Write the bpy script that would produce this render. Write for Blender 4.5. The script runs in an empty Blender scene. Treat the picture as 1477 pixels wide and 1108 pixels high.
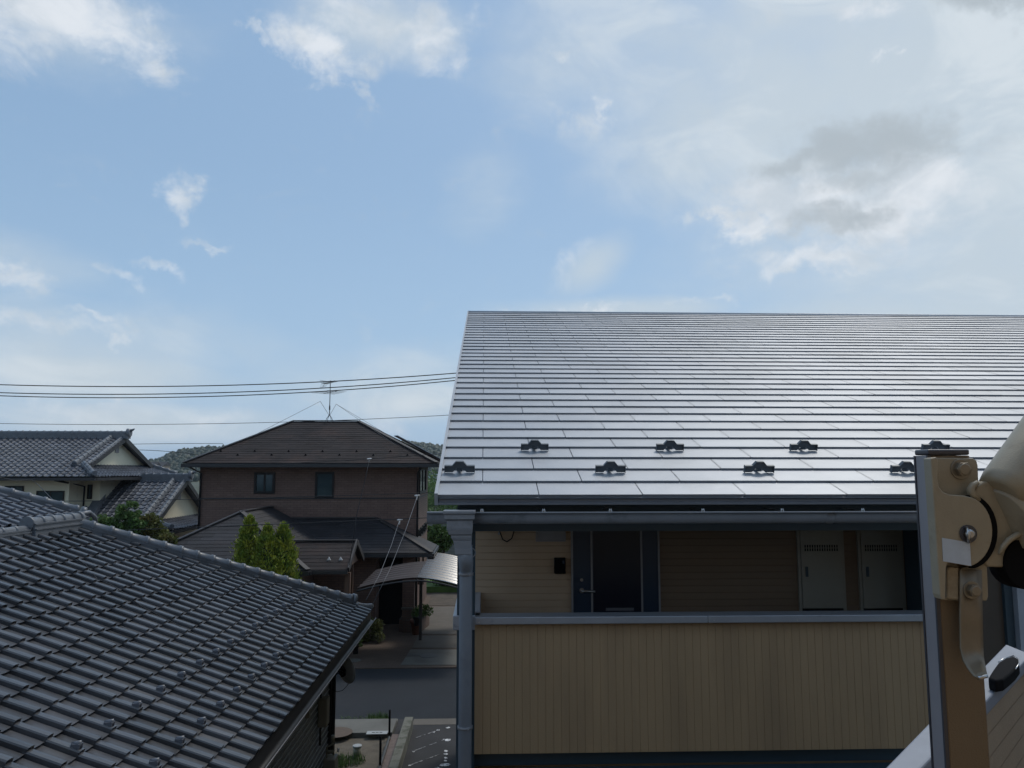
import bpy, bmesh, math, random
from mathutils import Vector, Matrix, noise as mnoise
R = math.radians
rnd = random.Random(7)
sc = bpy.context.scene
col = sc.collection

# ------------------------------------------------------------------ camera
F_PX, CX, CY = 1110.0, 738.5, 554.0
PITCH = math.atan((680 - CY) / F_PX)
YAW = R(-2.1)
H = 5.6          # eye height used while laying things out
KF = 1.18        # the layout beyond the near buildings is enlarged by this at the end
H_CAM = H * KF   # true eye height above the ground
cam = bpy.data.cameras.new('camera')
cam.sensor_width = 36
cam.lens = 36 * F_PX / 1477
cam.clip_start = .05
cam.clip_end = 6000
camo = bpy.data.objects.new('camera', cam)
camo.location = (0, 0, H_CAM)
camo.rotation_euler = (math.pi / 2 + PITCH, 0, YAW)
col.objects.link(camo)
sc.camera = camo
_rot = camo.rotation_euler.to_matrix()

def ray(px, py):
    return (_rot @ Vector(((px - CX) / F_PX, (CY - py) / F_PX, -1.0))).normalized()
def on_y(px, py, y):
    d = ray(px, py); return Vector((0, 0, H)) + d * (y / d.y)
def on_z(px, py, z):
    d = ray(px, py); return Vector((0, 0, H)) + d * ((z - H) / d.z)
def on_x(px, py, x):
    d = ray(px, py); return Vector((0, 0, H)) + d * (x / d.x)

# ------------------------------------------------------------------ light
SUN_EL, SUN_AZ = R(56), R(38)          # azimuth from +Y towards +X
sun = bpy.data.lights.new('sun', 'SUN')
sun.energy = 1.3
sun.angle = R(12)
sun.color = (1.0, .95, .87)
suno = bpy.data.objects.new('sun', sun)
sd = Vector((math.sin(SUN_AZ) * math.cos(SUN_EL), math.cos(SUN_AZ) * math.cos(SUN_EL), math.sin(SUN_EL)))
suno.rotation_euler = (-sd).to_track_quat('-Z', 'Y').to_euler()
suno.location = sd * 60
col.objects.link(suno)

sc.view_settings.view_transform = 'Standard'
sc.view_settings.look = 'None'
sc.view_settings.exposure = 0.0
sc.view_settings.gamma = 1

world = bpy.data.worlds.new('World')
sc.world = world
world.use_nodes = True
nt = world.node_tree
nt.nodes.clear()
def N(t, **kw):
    n = nt.nodes.new(t)
    for k, v in kw.items(): setattr(n, k, v)
    return n
def L(a, b): nt.links.new(a, b)
sky = N('ShaderNodeTexSky', sky_type='NISHITA')
sky.sun_disc = False
sky.sun_elevation = SUN_EL
sky.sun_rotation = SUN_AZ
sky.air_density = 1.25
sky.dust_density = 1.6
sky.ozone_density = 1.0
SKY_STRENGTH = .085
tc = N('ShaderNodeTexCoord')
sep = N('ShaderNodeSeparateXYZ'); L(tc.outputs['Generated'], sep.inputs[0])
def M(op, a, b=None, c=None, clamp=False):
    n = N('ShaderNodeMath', operation=op); n.use_clamp = clamp
    for i, x in enumerate((a, b, c)):
        if x is None: continue
        if isinstance(x, (int, float)): n.inputs[i].default_value = x
        else: L(x, n.inputs[i])
    return n.outputs[0]
az = M('ARCTAN2', sep.outputs[0], sep.outputs[1])
el = M('ARCSINE', sep.outputs[2])
comb = N('ShaderNodeCombineXYZ'); L(az, comb.inputs[0]); L(el, comb.inputs[1])
AE = comb.outputs[0]
def noisen(scale, detail=6, rough=.55, stretch=(1, 1.5, 1), off=(0, 0, 0), dist=0.0):
    mp = N('ShaderNodeMapping'); mp.inputs['Scale'].default_value = stretch; mp.inputs['Location'].default_value = off
    L(AE, mp.inputs[0])
    n = N('ShaderNodeTexNoise'); n.inputs['Scale'].default_value = scale
    n.inputs['Detail'].default_value = detail; n.inputs['Roughness'].default_value = rough
    n.inputs['Distortion'].default_value = dist
    L(mp.outputs[0], n.inputs[0]); return n.outputs[0]
# wobble of the directions so that the cloud outlines are ragged
wn = N('ShaderNodeTexNoise'); wn.inputs['Scale'].default_value = 12; wn.inputs['Detail'].default_value = 9; wn.inputs['Roughness'].default_value = .62
L(AE, wn.inputs[0])
ws = N('ShaderNodeVectorMath', operation='SUBTRACT'); L(wn.outputs['Color'], ws.inputs[0]); ws.inputs[1].default_value = (.5, .5, .5)
wm = N('ShaderNodeVectorMath', operation='MULTIPLY'); L(ws.outputs[0], wm.inputs[0]); wm.inputs[1].default_value = (.19, .11, 0)
wa = N('ShaderNodeVectorMath', operation='ADD'); L(AE, wa.inputs[0]); L(wm.outputs[0], wa.inputs[1])
AEW = wa.outputs[0]
def azel(px, py):
    d = ray(px, py); return math.atan2(d.x, d.y), math.asin(d.z)
def blobs(lst, src):
    out = None
    for (px, py, sx, sy, ang, w) in lst:
        a, e = azel(px, py)
        mp = N('ShaderNodeMapping', vector_type='TEXTURE')
        mp.inputs['Location'].default_value = (a, e, 0)
        mp.inputs['Rotation'].default_value = (0, 0, R(ang))
        mp.inputs['Scale'].default_value = (sx / F_PX, sy / F_PX, 1)
        L(src, mp.inputs[0])
        ln = N('ShaderNodeVectorMath', operation='LENGTH'); L(mp.outputs[0], ln.inputs[0])
        mr = N('ShaderNodeMapRange', interpolation_type='SMOOTHSTEP')
        L(ln.outputs['Value'], mr.inputs[0])
        mr.inputs[1].default_value = 0; mr.inputs[2].default_value = 1.0
        mr.inputs[3].default_value = w; mr.inputs[4].default_value = 0
        out = mr.outputs[0] if out is None else M('MAXIMUM', out, mr.outputs[0])
    return out
def sstep(x, lo, hi, top=1.0):
    mr = N('ShaderNodeMapRange', interpolation_type='SMOOTHSTEP'); L(x, mr.inputs[0])
    mr.inputs[1].default_value = lo; mr.inputs[2].default_value = hi
    mr.inputs[3].default_value = 0; mr.inputs[4].default_value = top
    return mr.outputs[0]
fine = noisen(11, 10, .66, stretch=(1, 1.7, 1), dist=.6)
mid = noisen(5, 6, .55, off=(3.1, 1.7, 0))
big = noisen(2.2, 4, .5, off=(7.3, 2.2, 0), stretch=(1, 2, 1))
# thin veil: right half of the view, low haze bank, behind the viewer too
veil_b = blobs([(1500, 60, 760, 900, 0, 1.0), (1300, 520, 600, 260, 8, .9), (900, 40, 420, 260, 0, .62), (120, 520, 620, 150, 0, .62),
                (60, 380, 260, 60, -10, .45), (80, 30, 330, 130, 0, .5), (560, 560, 500, 110, 0, .5), (150, 540, 380, 70, 0, .85), (200, 610, 420, 60, 0, .8), (620, 580, 220, 60, 0, .8), (560, 40, 260, 90, 0, .7), (1150, 160, 500, 330, 0, .8), (860, 380, 130, 60, 35, .7), (900, 450, 330, 40, 0, .8), (980, 180, 330, 240, -20, .78), (700, 260, 160, 120, 30, .35)], AE)
veil = sstep(M('ADD', veil_b, M('MULTIPLY', M('SUBTRACT', mid, .5), .9)), .12, .95, .86)
puffs_b = blobs([(75, 15, 220, 95, 10, 1.2), (190, 45, 100, 60, -30, .95), (465, 78, 125, 50, -12, 1.3), (520, 20, 160, 50, 0, .75), (630, 45, 110, 80, 20, .95),
                 (520, 130, 26, 42, 20, .72), (378, 58, 45, 16, -8, .8), (268, 274, 56, 40, -15, 1.0), (282, 298, 34, 22, 0, .8),
                 (320, 345, 60, 15, -12, .72), (165, 384, 50, 16, -10, .72), (232, 376, 70, 15, -8, .68), (20, 408, 90, 34, -8, .9),
                 (60, 470, 190, 26, 3, .8), (120, 452, 80, 13, 3, .65), (196, 482, 26, 14, 0, .72), (130, 590, 120, 30, 0, .6), (320, 600, 100, 24, 0, .55), (560, 600, 110, 40, 0, .55),
                 (1105, 36, 60, 28, 0, .85), (1240, 10, 90, 30, 0, .75), (850, 178, 66, 40, 15, .9), (876, 155, 30, 34, -40, .8), (800, 76, 45, 14, 0, .7), (1262, 88, 24, 12, 0, .7),
                 (830, 372, 70, 34, 45, .6), (560, 350, 10, 10, 0, 0), (1000, 322, 36, 26, 0, .7),
                 (1130, 290, 130, 66, -12, 1.5), (1230, 325, 150, 66, -8, 1.4), (1330, 265, 150, 62, -14, 1.25), (1072, 322, 56, 48, 0, 1.4), (1180, 378, 140, 34, -5, 1.2), (1260, 290, 200, 80, 0, 1.2),
                 (850, 443, 70, 16, 0, .9), (1000, 440, 60, 14, 0, .75), (740, 448, 40, 14, 0, .6)], AEW)
puff = sstep(M('ADD', puffs_b, M('MULTIPLY', M('SUBTRACT', fine, .5), 2.0)), .12, 1.3, .88)
grey_b = blobs([(1225, 215, 175, 62, 6, 1.1), (1300, 200, 130, 56, -8, 1.0), (1150, 232, 110, 40, 0, 1.0), (1330, 215, 110, 50, 0, .9), (1210, 318, 110, 26, -4, .8), (1235, 262, 130, 40, 0, .75), (1440, 5, 110, 30, -12, .9), (1190, 330, 100, 26, 0, .7)], AEW)
grey = sstep(M('ADD', grey_b, M('MULTIPLY', M('SUBTRACT', fine, .5), 1.3)), .05, 1.05, .85)
# broken cloud over the rest of the sky, out of the picture
rest = sstep(M('ADD', M('MULTIPLY', big, 1.0), M('MULTIPLY', M('SUBTRACT', fine, .5), .5)), .48, .72, .75)
outside = sstep(M('ABSOLUTE', M('SUBTRACT', az, -YAW)), .75, 1.3)
hi = sstep(el, .75, 1.1)
rest = M('MULTIPLY', rest, M('MAXIMUM', outside, hi))
skyc = N('ShaderNodeVectorMath', operation='MULTIPLY'); L(sky.outputs[0], skyc.inputs[0])
skyc.inputs[1].default_value = (SKY_STRENGTH,) * 3
def mixc(fac, a, colr):
    m = N('ShaderNodeMix', data_type='RGBA'); L(fac, m.inputs[0]); L(a, m.inputs[6])
    if isinstance(colr, tuple): m.inputs[7].default_value = (*colr, 1)
    else: L(colr, m.inputs[7])
    return m.outputs[2]
c = skyc.outputs[0]
BASE_TINT = (.33, .53, .79)
c = mixc(M('ADD', 0.0, .6), c, BASE_TINT)
# lower sky is paler
low = sstep(el, .42, -.02)
c = mixc(M('MULTIPLY', low, .55), c, (.43, .62, .85))
streak = noisen(4, 8, .62, stretch=(1, 2.2, 1), off=(1.3, .4, 0), dist=1.2)
c = mixc(veil, c, (.585, .665, .725))
c = mixc(M('MULTIPLY', veil, sstep(streak, .43, .66, .75)), c, (.72, .785, .835))
c = mixc(rest, c, (.95, .97, 1.0))
pn = noisen(7, 8, .6, off=(5.3, 2.1, 0), dist=.8)
pc = N('ShaderNodeMix', data_type='RGBA'); L(sstep(pn, .38, .62), pc.inputs[0]); pc.inputs[6].default_value = (.60, .665, .73, 1); pc.inputs[7].default_value = (.80, .84, .89, 1)
c = mixc(puff, c, pc.outputs[2])
c = mixc(grey, c, (.43, .49, .54))
# bright thin cloud around the sun, above the picture
sv = N('ShaderNodeVectorMath', operation='DOT_PRODUCT'); L(tc.outputs['Generated'], sv.inputs[0]); sv.inputs[1].default_value = tuple(sd)
glow = sstep(sv.outputs['Value'], .935, 1.0, 1.0)
c = mixc(glow, c, (3.4, 3.3, 3.1))
bgn = N('ShaderNodeBackground'); L(c, bgn.inputs[0]); bgn.inputs[1].default_value = 1.0
wo = N('ShaderNodeOutputWorld'); L(bgn.outputs[0], wo.inputs[0])
world.cycles.sampling_method = 'MANUAL'
world.cycles.sample_map_resolution = 512

# ------------------------------------------------------------------ helpers
class MB:
    def __init__(s): s.v = []; s.f = []; s.sm = []
    def add(s, vs, fs, smooth=False):
        b = len(s.v); s.v += [Vector(v) for v in vs]
        for f in fs: s.f.append([b + i for i in f]); s.sm.append(smooth)
        return s
    def box(s, x0, y0, z0, x1, y1, z1):
        x0, x1 = sorted((x0, x1)); y0, y1 = sorted((y0, y1)); z0, z1 = sorted((z0, z1))
        return s.add([(x, y, z) for z in (z0, z1) for y in (y0, y1) for x in (x0, x1)],
                     [(0, 2, 3, 1), (4, 5, 7, 6), (0, 1, 5, 4), (2, 6, 7, 3), (0, 4, 6, 2), (1, 3, 7, 5)])
    def beam(s, A, B, w, h, up=(0, 0, 1)):
        A = Vector(A); B = Vector(B); d = (B - A).normalized(); u = Vector(up)
        r = d.cross(u).normalized() * (w / 2); u = r.cross(d).normalized() * (h / 2)
        P = [A - r - u, A + r - u, A + r + u, A - r + u, B - r - u, B + r - u, B + r + u, B - r + u]
        return s.add(P, [(0, 1, 2, 3), (4, 7, 6, 5), (0, 4, 5, 1), (1, 5, 6, 2), (2, 6, 7, 3), (3, 7, 4, 0)])
    def quad(s, a, b, c, d): return s.add([a, b, c, d], [(0, 1, 2, 3)])
    def prism(s, poly, ext, bevel=0):
        ext = Vector(ext); n = len(poly); P = [Vector(p) for p in poly]
        nrm = Vector((0, 0, 0))
        for i in range(n): nrm += P[i].cross(P[(i + 1) % n])
        if nrm.dot(ext) > 0: P.reverse()
        Q = [p + ext for p in P]
        fs = [list(range(n)), list(range(2 * n - 1, n - 1, -1))]
        for i in range(n):
            j = (i + 1) % n; fs.append((j, i, n + i, n + j))
        return s.add(P + Q, fs)
    def tube(s, pts, r, seg=8, caps=True, smooth=True, arc=None):
        pts = [Vector(p) for p in pts]; n = len(pts)
        rs = r if isinstance(r, (list, tuple)) else [r] * n
        vs = []; prev = None
        for i, p in enumerate(pts):
            d = (pts[min(i + 1, n - 1)] - pts[max(i - 1, 0)]).normalized()
            if prev is None:
                a = d.orthogonal().normalized() if abs(d.z) > .9 else Vector((0, 0, 1)).cross(d).normalized()
            else:
                a = (prev - d * prev.dot(d)).normalized()
            prev = a; b = d.cross(a)
            for k in range(seg):
                t = 2 * math.pi * k / seg
                vs.append(p + (a * math.cos(t) + b * math.sin(t)) * rs[i])
        fs = []
        for i in range(n - 1):
            for k in range(seg):
                k2 = (k + 1) % seg
                fs.append((i * seg + k, i * seg + k2, (i + 1) * seg + k2, (i + 1) * seg + k))
        s.add(vs, fs, smooth)
        if caps:
            b = len(s.v) - len(vs)
            s.f.append([b + k for k in range(seg)][::-1]); s.sm.append(False)
            s.f.append([b + (n - 1) * seg + k for k in range(seg)]); s.sm.append(False)
        return s
    def build(s, name, mat, parent=None, loc=None, recalc=False):
        me = bpy.data.meshes.new(name)
        o = bpy.data.objects.new(name, me)
        org = Vector((0, 0, 0))
        if parent is not None:
            o.parent = parent
            org = wloc(parent)
        elif loc is not None:
            org = Vector(loc); o.location = org
        me.from_pydata([tuple(v - org) for v in s.v], [], s.f)
        me.polygons.foreach_set('use_smooth', s.sm)
        me.materials.append(mat)
        me.update()
        if recalc:
            bm = bmesh.new(); bm.from_mesh(me); bmesh.ops.recalc_face_normals(bm, faces=bm.faces); bm.to_mesh(me); bm.free()
        col.objects.link(o)
        return o
def wloc(o):
    p = Vector((0, 0, 0))
    while o is not None: p += Vector(o.location); o = o.parent
    return p
def tag(o, label=None, cat=None, group=None, kind=None):
    if label: o['label'] = label
    if cat: o['category'] = cat
    if group: o['group'] = group
    if kind: o['kind'] = kind
    return o
def thing(name, label, cat, loc, group=None):
    o = bpy.data.objects.new(name, None); o.empty_display_size = .2
    o.location = loc; col.objects.link(o)
    return tag(o, label, cat, group)
def bevel(o, w, seg=2, ang=35):
    m = o.modifiers.new('bevel', 'BEVEL'); m.width = w; m.segments = seg; m.limit_method = 'ANGLE'; m.angle_limit = R(ang)
    return o
def clip(o, planes):
    """cut the mesh of o (world coordinates) with planes (point, outward normal)"""
    org = wloc(o); me = o.data
    bm = bmesh.new(); bm.from_mesh(me)
    for p, n in planes:
        bmesh.ops.bisect_plane(bm, geom=bm.verts[:] + bm.edges[:] + bm.faces[:], dist=1e-5, plane_co=Vector(p) - org, plane_no=Vector(n), clear_outer=True)
    bm.to_mesh(me); bm.free(); return o

def lin(r, g, b):
    f = lambda c: (c / 255 / 12.92) if c <= 10 else ((c / 255 + .055) / 1.055) ** 2.4
    return (f(r), f(g), f(b))
def mat(name, base, rough=.7, metal=0, var=.12, vscale=3.0, bump=0, bscale=60, dark=None, streak=None, spec=.5, detail=5, coat=0, vstretch=(1, 1, 1), rvar=0, island=0):
    m = bpy.data.materials.new(name); m.use_nodes = True
    t = m.node_tree; nd = t.nodes; lk = t.links
    b = nd['Principled BSDF']
    b.inputs['Roughness'].default_value = rough; b.inputs['Metallic'].default_value = metal
    b.inputs['Specular IOR Level'].default_value = spec
    if coat: b.inputs['Coat Weight'].default_value = coat; b.inputs['Coat Roughness'].default_value = .15
    co = nd.new('ShaderNodeTexCoord'); mp = nd.new('ShaderNodeMapping'); mp.inputs['Scale'].default_value = vstretch
    lk.new(co.outputs['Object'], mp.inputs[0])
    n1 = nd.new('ShaderNodeTexNoise'); n1.inputs['Scale'].default_value = vscale; n1.inputs['Detail'].default_value = detail; n1.inputs['Roughness'].default_value = .6
    lk.new(mp.outputs[0], n1.inputs[0])
    mr = nd.new('ShaderNodeMapRange'); lk.new(n1.outputs[0], mr.inputs[0])
    mr.inputs[1].default_value = .25; mr.inputs[2].default_value = .75
    mr.inputs[3].default_value = 1 - var; mr.inputs[4].default_value = 1 + var
    val = mr.outputs[0]
    if island:
        g = nd.new('ShaderNodeNewGeometry'); mi = nd.new('ShaderNodeMapRange'); lk.new(g.outputs['Random Per Island'], mi.inputs[0])
        mi.inputs[3].default_value = 1 - island; mi.inputs[4].default_value = 1 + island
        mm = nd.new('ShaderNodeMath'); mm.operation = 'MULTIPLY'; lk.new(val, mm.inputs[0]); lk.new(mi.outputs[0], mm.inputs[1]); val = mm.outputs[0]
    vm = nd.new('ShaderNodeVectorMath'); vm.operation = 'SCALE'; vm.inputs[0].default_value = base; lk.new(val, vm.inputs['Scale'])
    out = vm.outputs[0]
    if dark:   # (colour, scale, lo, hi): stains with a shape of their own
        n2 = nd.new('ShaderNodeTexNoise'); n2.inputs['Scale'].default_value = dark[1]; n2.inputs['Detail'].default_value = 8; n2.inputs['Roughness'].default_value = .65
        lk.new(mp.outputs[0], n2.inputs[0])
        m2 = nd.new('ShaderNodeMapRange'); lk.new(n2.outputs[0], m2.inputs[0]); m2.inputs[1].default_value = dark[2]; m2.inputs[2].default_value = dark[3]
        mx = nd.new('ShaderNodeMix'); mx.data_type = 'RGBA'; lk.new(m2.outputs[0], mx.inputs[0]); lk.new(out, mx.inputs[6]); mx.inputs[7].default_value = (*dark[0], 1)
        out = mx.outputs[2]
    lk.new(out, b.inputs['Base Color'])
    if rvar:
        m3 = nd.new('ShaderNodeMapRange'); lk.new(n1.outputs[0], m3.inputs[0]); m3.inputs[1].default_value = .3; m3.inputs[2].default_value = .7
        m3.inputs[3].default_value = max(0, rough - rvar); m3.inputs[4].default_value = rough + rvar; lk.new(m3.outputs[0], b.inputs['Roughness'])
    if bump:
        n3 = nd.new('ShaderNodeTexNoise'); n3.inputs['Scale'].default_value = bscale; n3.inputs['Detail'].default_value = 6
        lk.new(co.outputs['Object'], n3.inputs[0])
        bp = nd.new('ShaderNodeBump'); bp.inputs['Strength'].default_value = bump; bp.inputs['Distance'].default_value = .01
        lk.new(n3.outputs[0], bp.inputs['Height']); lk.new(bp.outputs[0], b.inputs['Normal'])
    return m
def brickmat(name, c1, c2, mortar, w, h, msize=.01, rough=.8, bumpd=.004, axes='xz', offset=.5, var=.1):
    m = bpy.data.materials.new(name); m.use_nodes = True
    t = m.node_tree; nd = t.nodes; lk = t.links; b = nd['Principled BSDF']; b.inputs['Roughness'].default_value = rough
    co = nd.new('ShaderNodeTexCoord'); sp = nd.new('ShaderNodeSeparateXYZ'); lk.new(co.outputs['Object'], sp.inputs[0])
    cb = nd.new('ShaderNodeCombineXYZ')
    ia = {'x': 0, 'y': 1, 'z': 2}
    if axes == 'wz':   # any vertical wall: x + y along
        ad = nd.new('ShaderNodeMath'); ad.operation = 'ADD'; lk.new(sp.outputs[0], ad.inputs[0]); lk.new(sp.outputs[1], ad.inputs[1]); lk.new(ad.outputs[0], cb.inputs[0]); lk.new(sp.outputs[2], cb.inputs[1])
    else:
        lk.new(sp.outputs[ia[axes[0]]], cb.inputs[0]); lk.new(sp.outputs[ia[axes[1]]], cb.inputs[1])
    br = nd.new('ShaderNodeTexBrick'); br.offset = offset; lk.new(cb.outputs[0], br.inputs[0])
    br.inputs['Scale'].default_value = 1; br.inputs['Brick Width'].default_value = w; br.inputs['Row Height'].default_value = h
    br.inputs['Mortar Size'].default_value = msize; br.inputs['Color1'].default_value = (*c1, 1); br.inputs['Color2'].default_value = (*c2, 1); br.inputs['Mortar'].default_value = (*mortar, 1)
    n1 = nd.new('ShaderNodeTexNoise'); n1.inputs['Scale'].default_value = 1.3; n1.inputs['Detail'].default_value = 7; lk.new(co.outputs['Object'], n1.inputs[0])
    mr = nd.new('ShaderNodeMapRange'); lk.new(n1.outputs[0], mr.inputs[0]); mr.inputs[1].default_value = .25; mr.inputs[2].default_value = .75; mr.inputs[3].default_value = 1 - var; mr.inputs[4].default_value = 1 + var
    vm = nd.new('ShaderNodeVectorMath'); vm.operation = 'SCALE'; lk.new(br.outputs[0], vm.inputs[0]); lk.new(mr.outputs[0], vm.inputs['Scale']); lk.new(vm.outputs[0], b.inputs['Base Color'])
    if bumpd:
        bp = nd.new('ShaderNodeBump'); bp.inputs['Distance'].default_value = bumpd; bp.invert = True; lk.new(br.outputs['Fac'], bp.inputs['Height']); lk.new(bp.outputs[0], b.inputs['Normal'])
    return m

# materials
m_metalroof = mat('silver_metal_roofing', (.36, .375, .40), .47, .35, var=.07, vscale=.8, bump=.8, bscale=2.4, rvar=.06, island=.05, dark=((.29, .302, .315), .6, .5, .8))
m_dark = mat('dark_void', (.012, .013, .015), .9)
m_fascia = mat('grey_fascia', (.13, .135, .15), .5)
m_navy = mat('navy_steel', (.028, .050, .066), .5, var=.08)
m_navydoor = mat('navy_door', (.017, .034, .062), .35, var=.06)
m_blackdoor = mat('black_glazing', (.007, .010, .022), .3)
m_gutter = mat('grey_gutter', (.215, .222, .238), .38, var=.1, vscale=6, dark=((.09, .095, .10), 3.5, .56, .8))
m_pipe = mat('grey_downpipe', (.28, .305, .345), .42, var=.1, vscale=3, dark=((.2, .22, .25), 2.5, .55, .8))
m_coping = mat('aluminium_coping', (.31, .322, .35), .38, .35, var=.08, vscale=5, dark=((.18, .19, .21), 7, .6, .8))
m_tan = mat('tan_siding', (.33, .222, .12), .65, var=.09, vscale=1.6, bump=.15, bscale=90, vstretch=(1.6, 1.6, .22), dark=((.24, .16, .09), 1.8, .48, .82))
m_tanwall = mat('beige_siding', (.44, .315, .205), .65, var=.07, vscale=1.2, bump=.12, bscale=90, dark=((.36, .26, .16), 1.6, .55, .9))
m_locker = mat('grey_beige_steel', (.26, .245, .20), .5, var=.08, vscale=3, dark=((.19, .175, .14), 2.5, .55, .85))
m_trim = mat('light_trim', (.24, .235, .24), .45)
m_steel = mat('brushed_steel', (.5, .5, .5), .28, 1, var=.1, vscale=20)
m_guard = mat('dark_snow_guard', (.075, .09, .105), .5, .2, var=.2, vscale=25, dark=((.10, .035, .03), 30, .66, .8))
m_kawara = mat('dark_glazed_roof_tile', (.042, .043, .048), .33, 0, var=.22, vscale=1.4, bump=.12, bscale=40, spec=.75, rvar=.08, island=.35, dark=((.065, .064, .058), 4, .56, .82))
m_kawara2 = mat('grey_glazed_roof_tile', (.075, .082, .10), .38, 0, var=.2, vscale=1.5, spec=.7, rvar=.05, island=.25)
m_ridge = mat('grey_ridge_tile', (.125, .137, .155), .45, 0, var=.22, vscale=5, bump=.2, bscale=30, dark=((.07, .073, .08), 6, .55, .8))
m_cream = mat('cream_render', (.72, .68, .52), .85, var=.06, vscale=.7, dark=((.36, .34, .26), 1.2, .58, .85))
m_sidingdark = mat('grey_metal_siding', (.17, .195, .23), .5, .1, var=.1, vscale=2)
m_seam_highlight = mat('siding_groove_highlight', (.6, .65, .7), .45)  # pale colour paints the highlights along the siding grooves
m_post = mat('black_post', (.018, .019, .022), .5)
m_brown = brickmat('brown_tile_wall', (.135, .083, .065), (.165, .103, .08), (.08, .05, .042), .30, .10, .008, .75, .003, 'wz')
m_slate = mat('brown_slate', (.023, .018, .018), .8, 0, spec=.25, var=.28, vscale=1.1, island=.22, bump=.2, bscale=30, dark=((.055, .032, .026), .8, .5, .8))
m_slatedk = mat('dark_slate', (.022, .021, .024), .7, 0, spec=.35, var=.28, vscale=1.1, island=.22, bump=.2, bscale=30, dark=((.04, .028, .026), 1.0, .55, .8))
m_slatecap = mat('slate_ridge_cap', (.03, .026, .026), .6)
m_glass = mat('dark_window_glass', (.03, .055, .065), .06, 0, var=.3, vscale=1.5, spec=.4)
m_frame = mat('dark_window_frame', (.008, .007, .008), .5, spec=.3)
m_curtain = mat('pale_curtain', (.30, .24, .19), .9)
m_asphalt = mat('asphalt', (.022, .026, .032), .95, 0, var=.14, vscale=.9, bump=.5, bscale=120, detail=9, spec=.25, dark=((.031, .034, .04), .35, .5, .75))
m_asphalt2 = mat('old_asphalt', (.027, .027, .029), .95, 0, var=.18, vscale=1.5, bump=.5, bscale=120, detail=9, dark=((.038, .038, .04), .8, .5, .75))
m_concrete = mat('concrete', (.115, .115, .105), .85, 0, var=.16, vscale=1.6, bump=.3, bscale=50, detail=9, dark=((.07, .066, .056), 1.1, .5, .8))
m_concrete2 = mat('stained_concrete', (.10, .09, .078), .85, 0, var=.2, vscale=1.6, bump=.3, bscale=50, detail=9, dark=((.085, .075, .06), .9, .45, .75))
m_paving = brickmat('brown_brick_paving', (.085, .058, .045), (.105, .075, .055), (.05, .04, .034), .22, .11, .008, .85, .003, 'xy', var=.25)
m_soil = mat('bare_soil', (.10, .085, .065), .95, 0, var=.3, vscale=3, bump=.8, bscale=25, detail=9, dark=((.07, .055, .04), 2.5, .5, .75))
m_white = mat('white_paint', (.3, .32, .33), .7, 0, var=.2, vscale=20)
m_whiteworn = mat('worn_white_marking', (.55, .56, .57), .8, 0, var=.3, vscale=15, dark=((.06, .06, .062), 14, .5, .56))
m_wire = mat('black_cable', (.012, .013, .016), .6)
m_wiregrey = mat('pale_service_cable', (.12, .127, .14), .5)
m_ceramic = mat('white_insulator', (.7, .7, .7), .3)
m_carport = mat('carport_sheet', (.05, .047, .048), .28, 0, var=.1, vscale=4, spec=.9, rvar=.05, dark=((.05, .045, .045), 3, .5, .7))
m_terracotta = mat('terracotta', (.16, .07, .045), .8, var=.25, vscale=10)
m_brickplanter = brickmat('brick_planter', (.12, .07, .05), (.15, .09, .065), (.09, .075, .06), .21, .07, .01, .85, .004, 'wz', var=.25)
m_wood = mat('brown_timber', (.10, .055, .035), .65, var=.2, vscale=4, vstretch=(8, 8, 1))
m_dish = mat('grey_dish', (.34, .36, .37), .45, var=.1, vscale=8)
m_meter = mat('meter_box', (.24, .23, .18), .5, var=.12, vscale=8)
m_beige = mat('beige_cast_metal', (.30, .262, .19), .45, 0, var=.1, vscale=22, bump=.08, bscale=500, coat=.1, dark=((.19, .15, .10), 26, .54, .78))
m_beigepost = mat('beige_post', (.165, .12, .072), .45, 0, var=.08, vscale=10, bump=.2, bscale=500, dark=((.17, .12, .07), 12, .6, .85))
m_side_skytint = mat('post_side_sky_tint', (.30, .29, .31), .4, .3, var=.08, vscale=15)
m_darkalu = mat('dark_aluminium_cap', (.07, .072, .085), .35, .4)
m_sticker = mat('pale_label', (.46, .54, .64), .5, 0, var=.06, vscale=120, dark=((.2, .23, .27), 160, .62, .8))
m_rubber = mat('black_rubber', (.008, .008, .009), .8, spec=.05)
m_lawn = mat('lawn', (.07, .13, .03), .9, var=.3, vscale=2, bump=.8, bscale=30)
m_field = mat('far_ground', (.055, .065, .04), .95, var=.4, vscale=.05, detail=8)
m_bark = mat('bark', (.06, .045, .035), .9, var=.3, vscale=8, bump=.6, bscale=40)
m_blockwall = brickmat('grey_block_wall', (.17, .17, .165), (.19, .19, .185), (.12, .12, .12), .4, .2, .01, .85, .003, 'wz')
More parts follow.
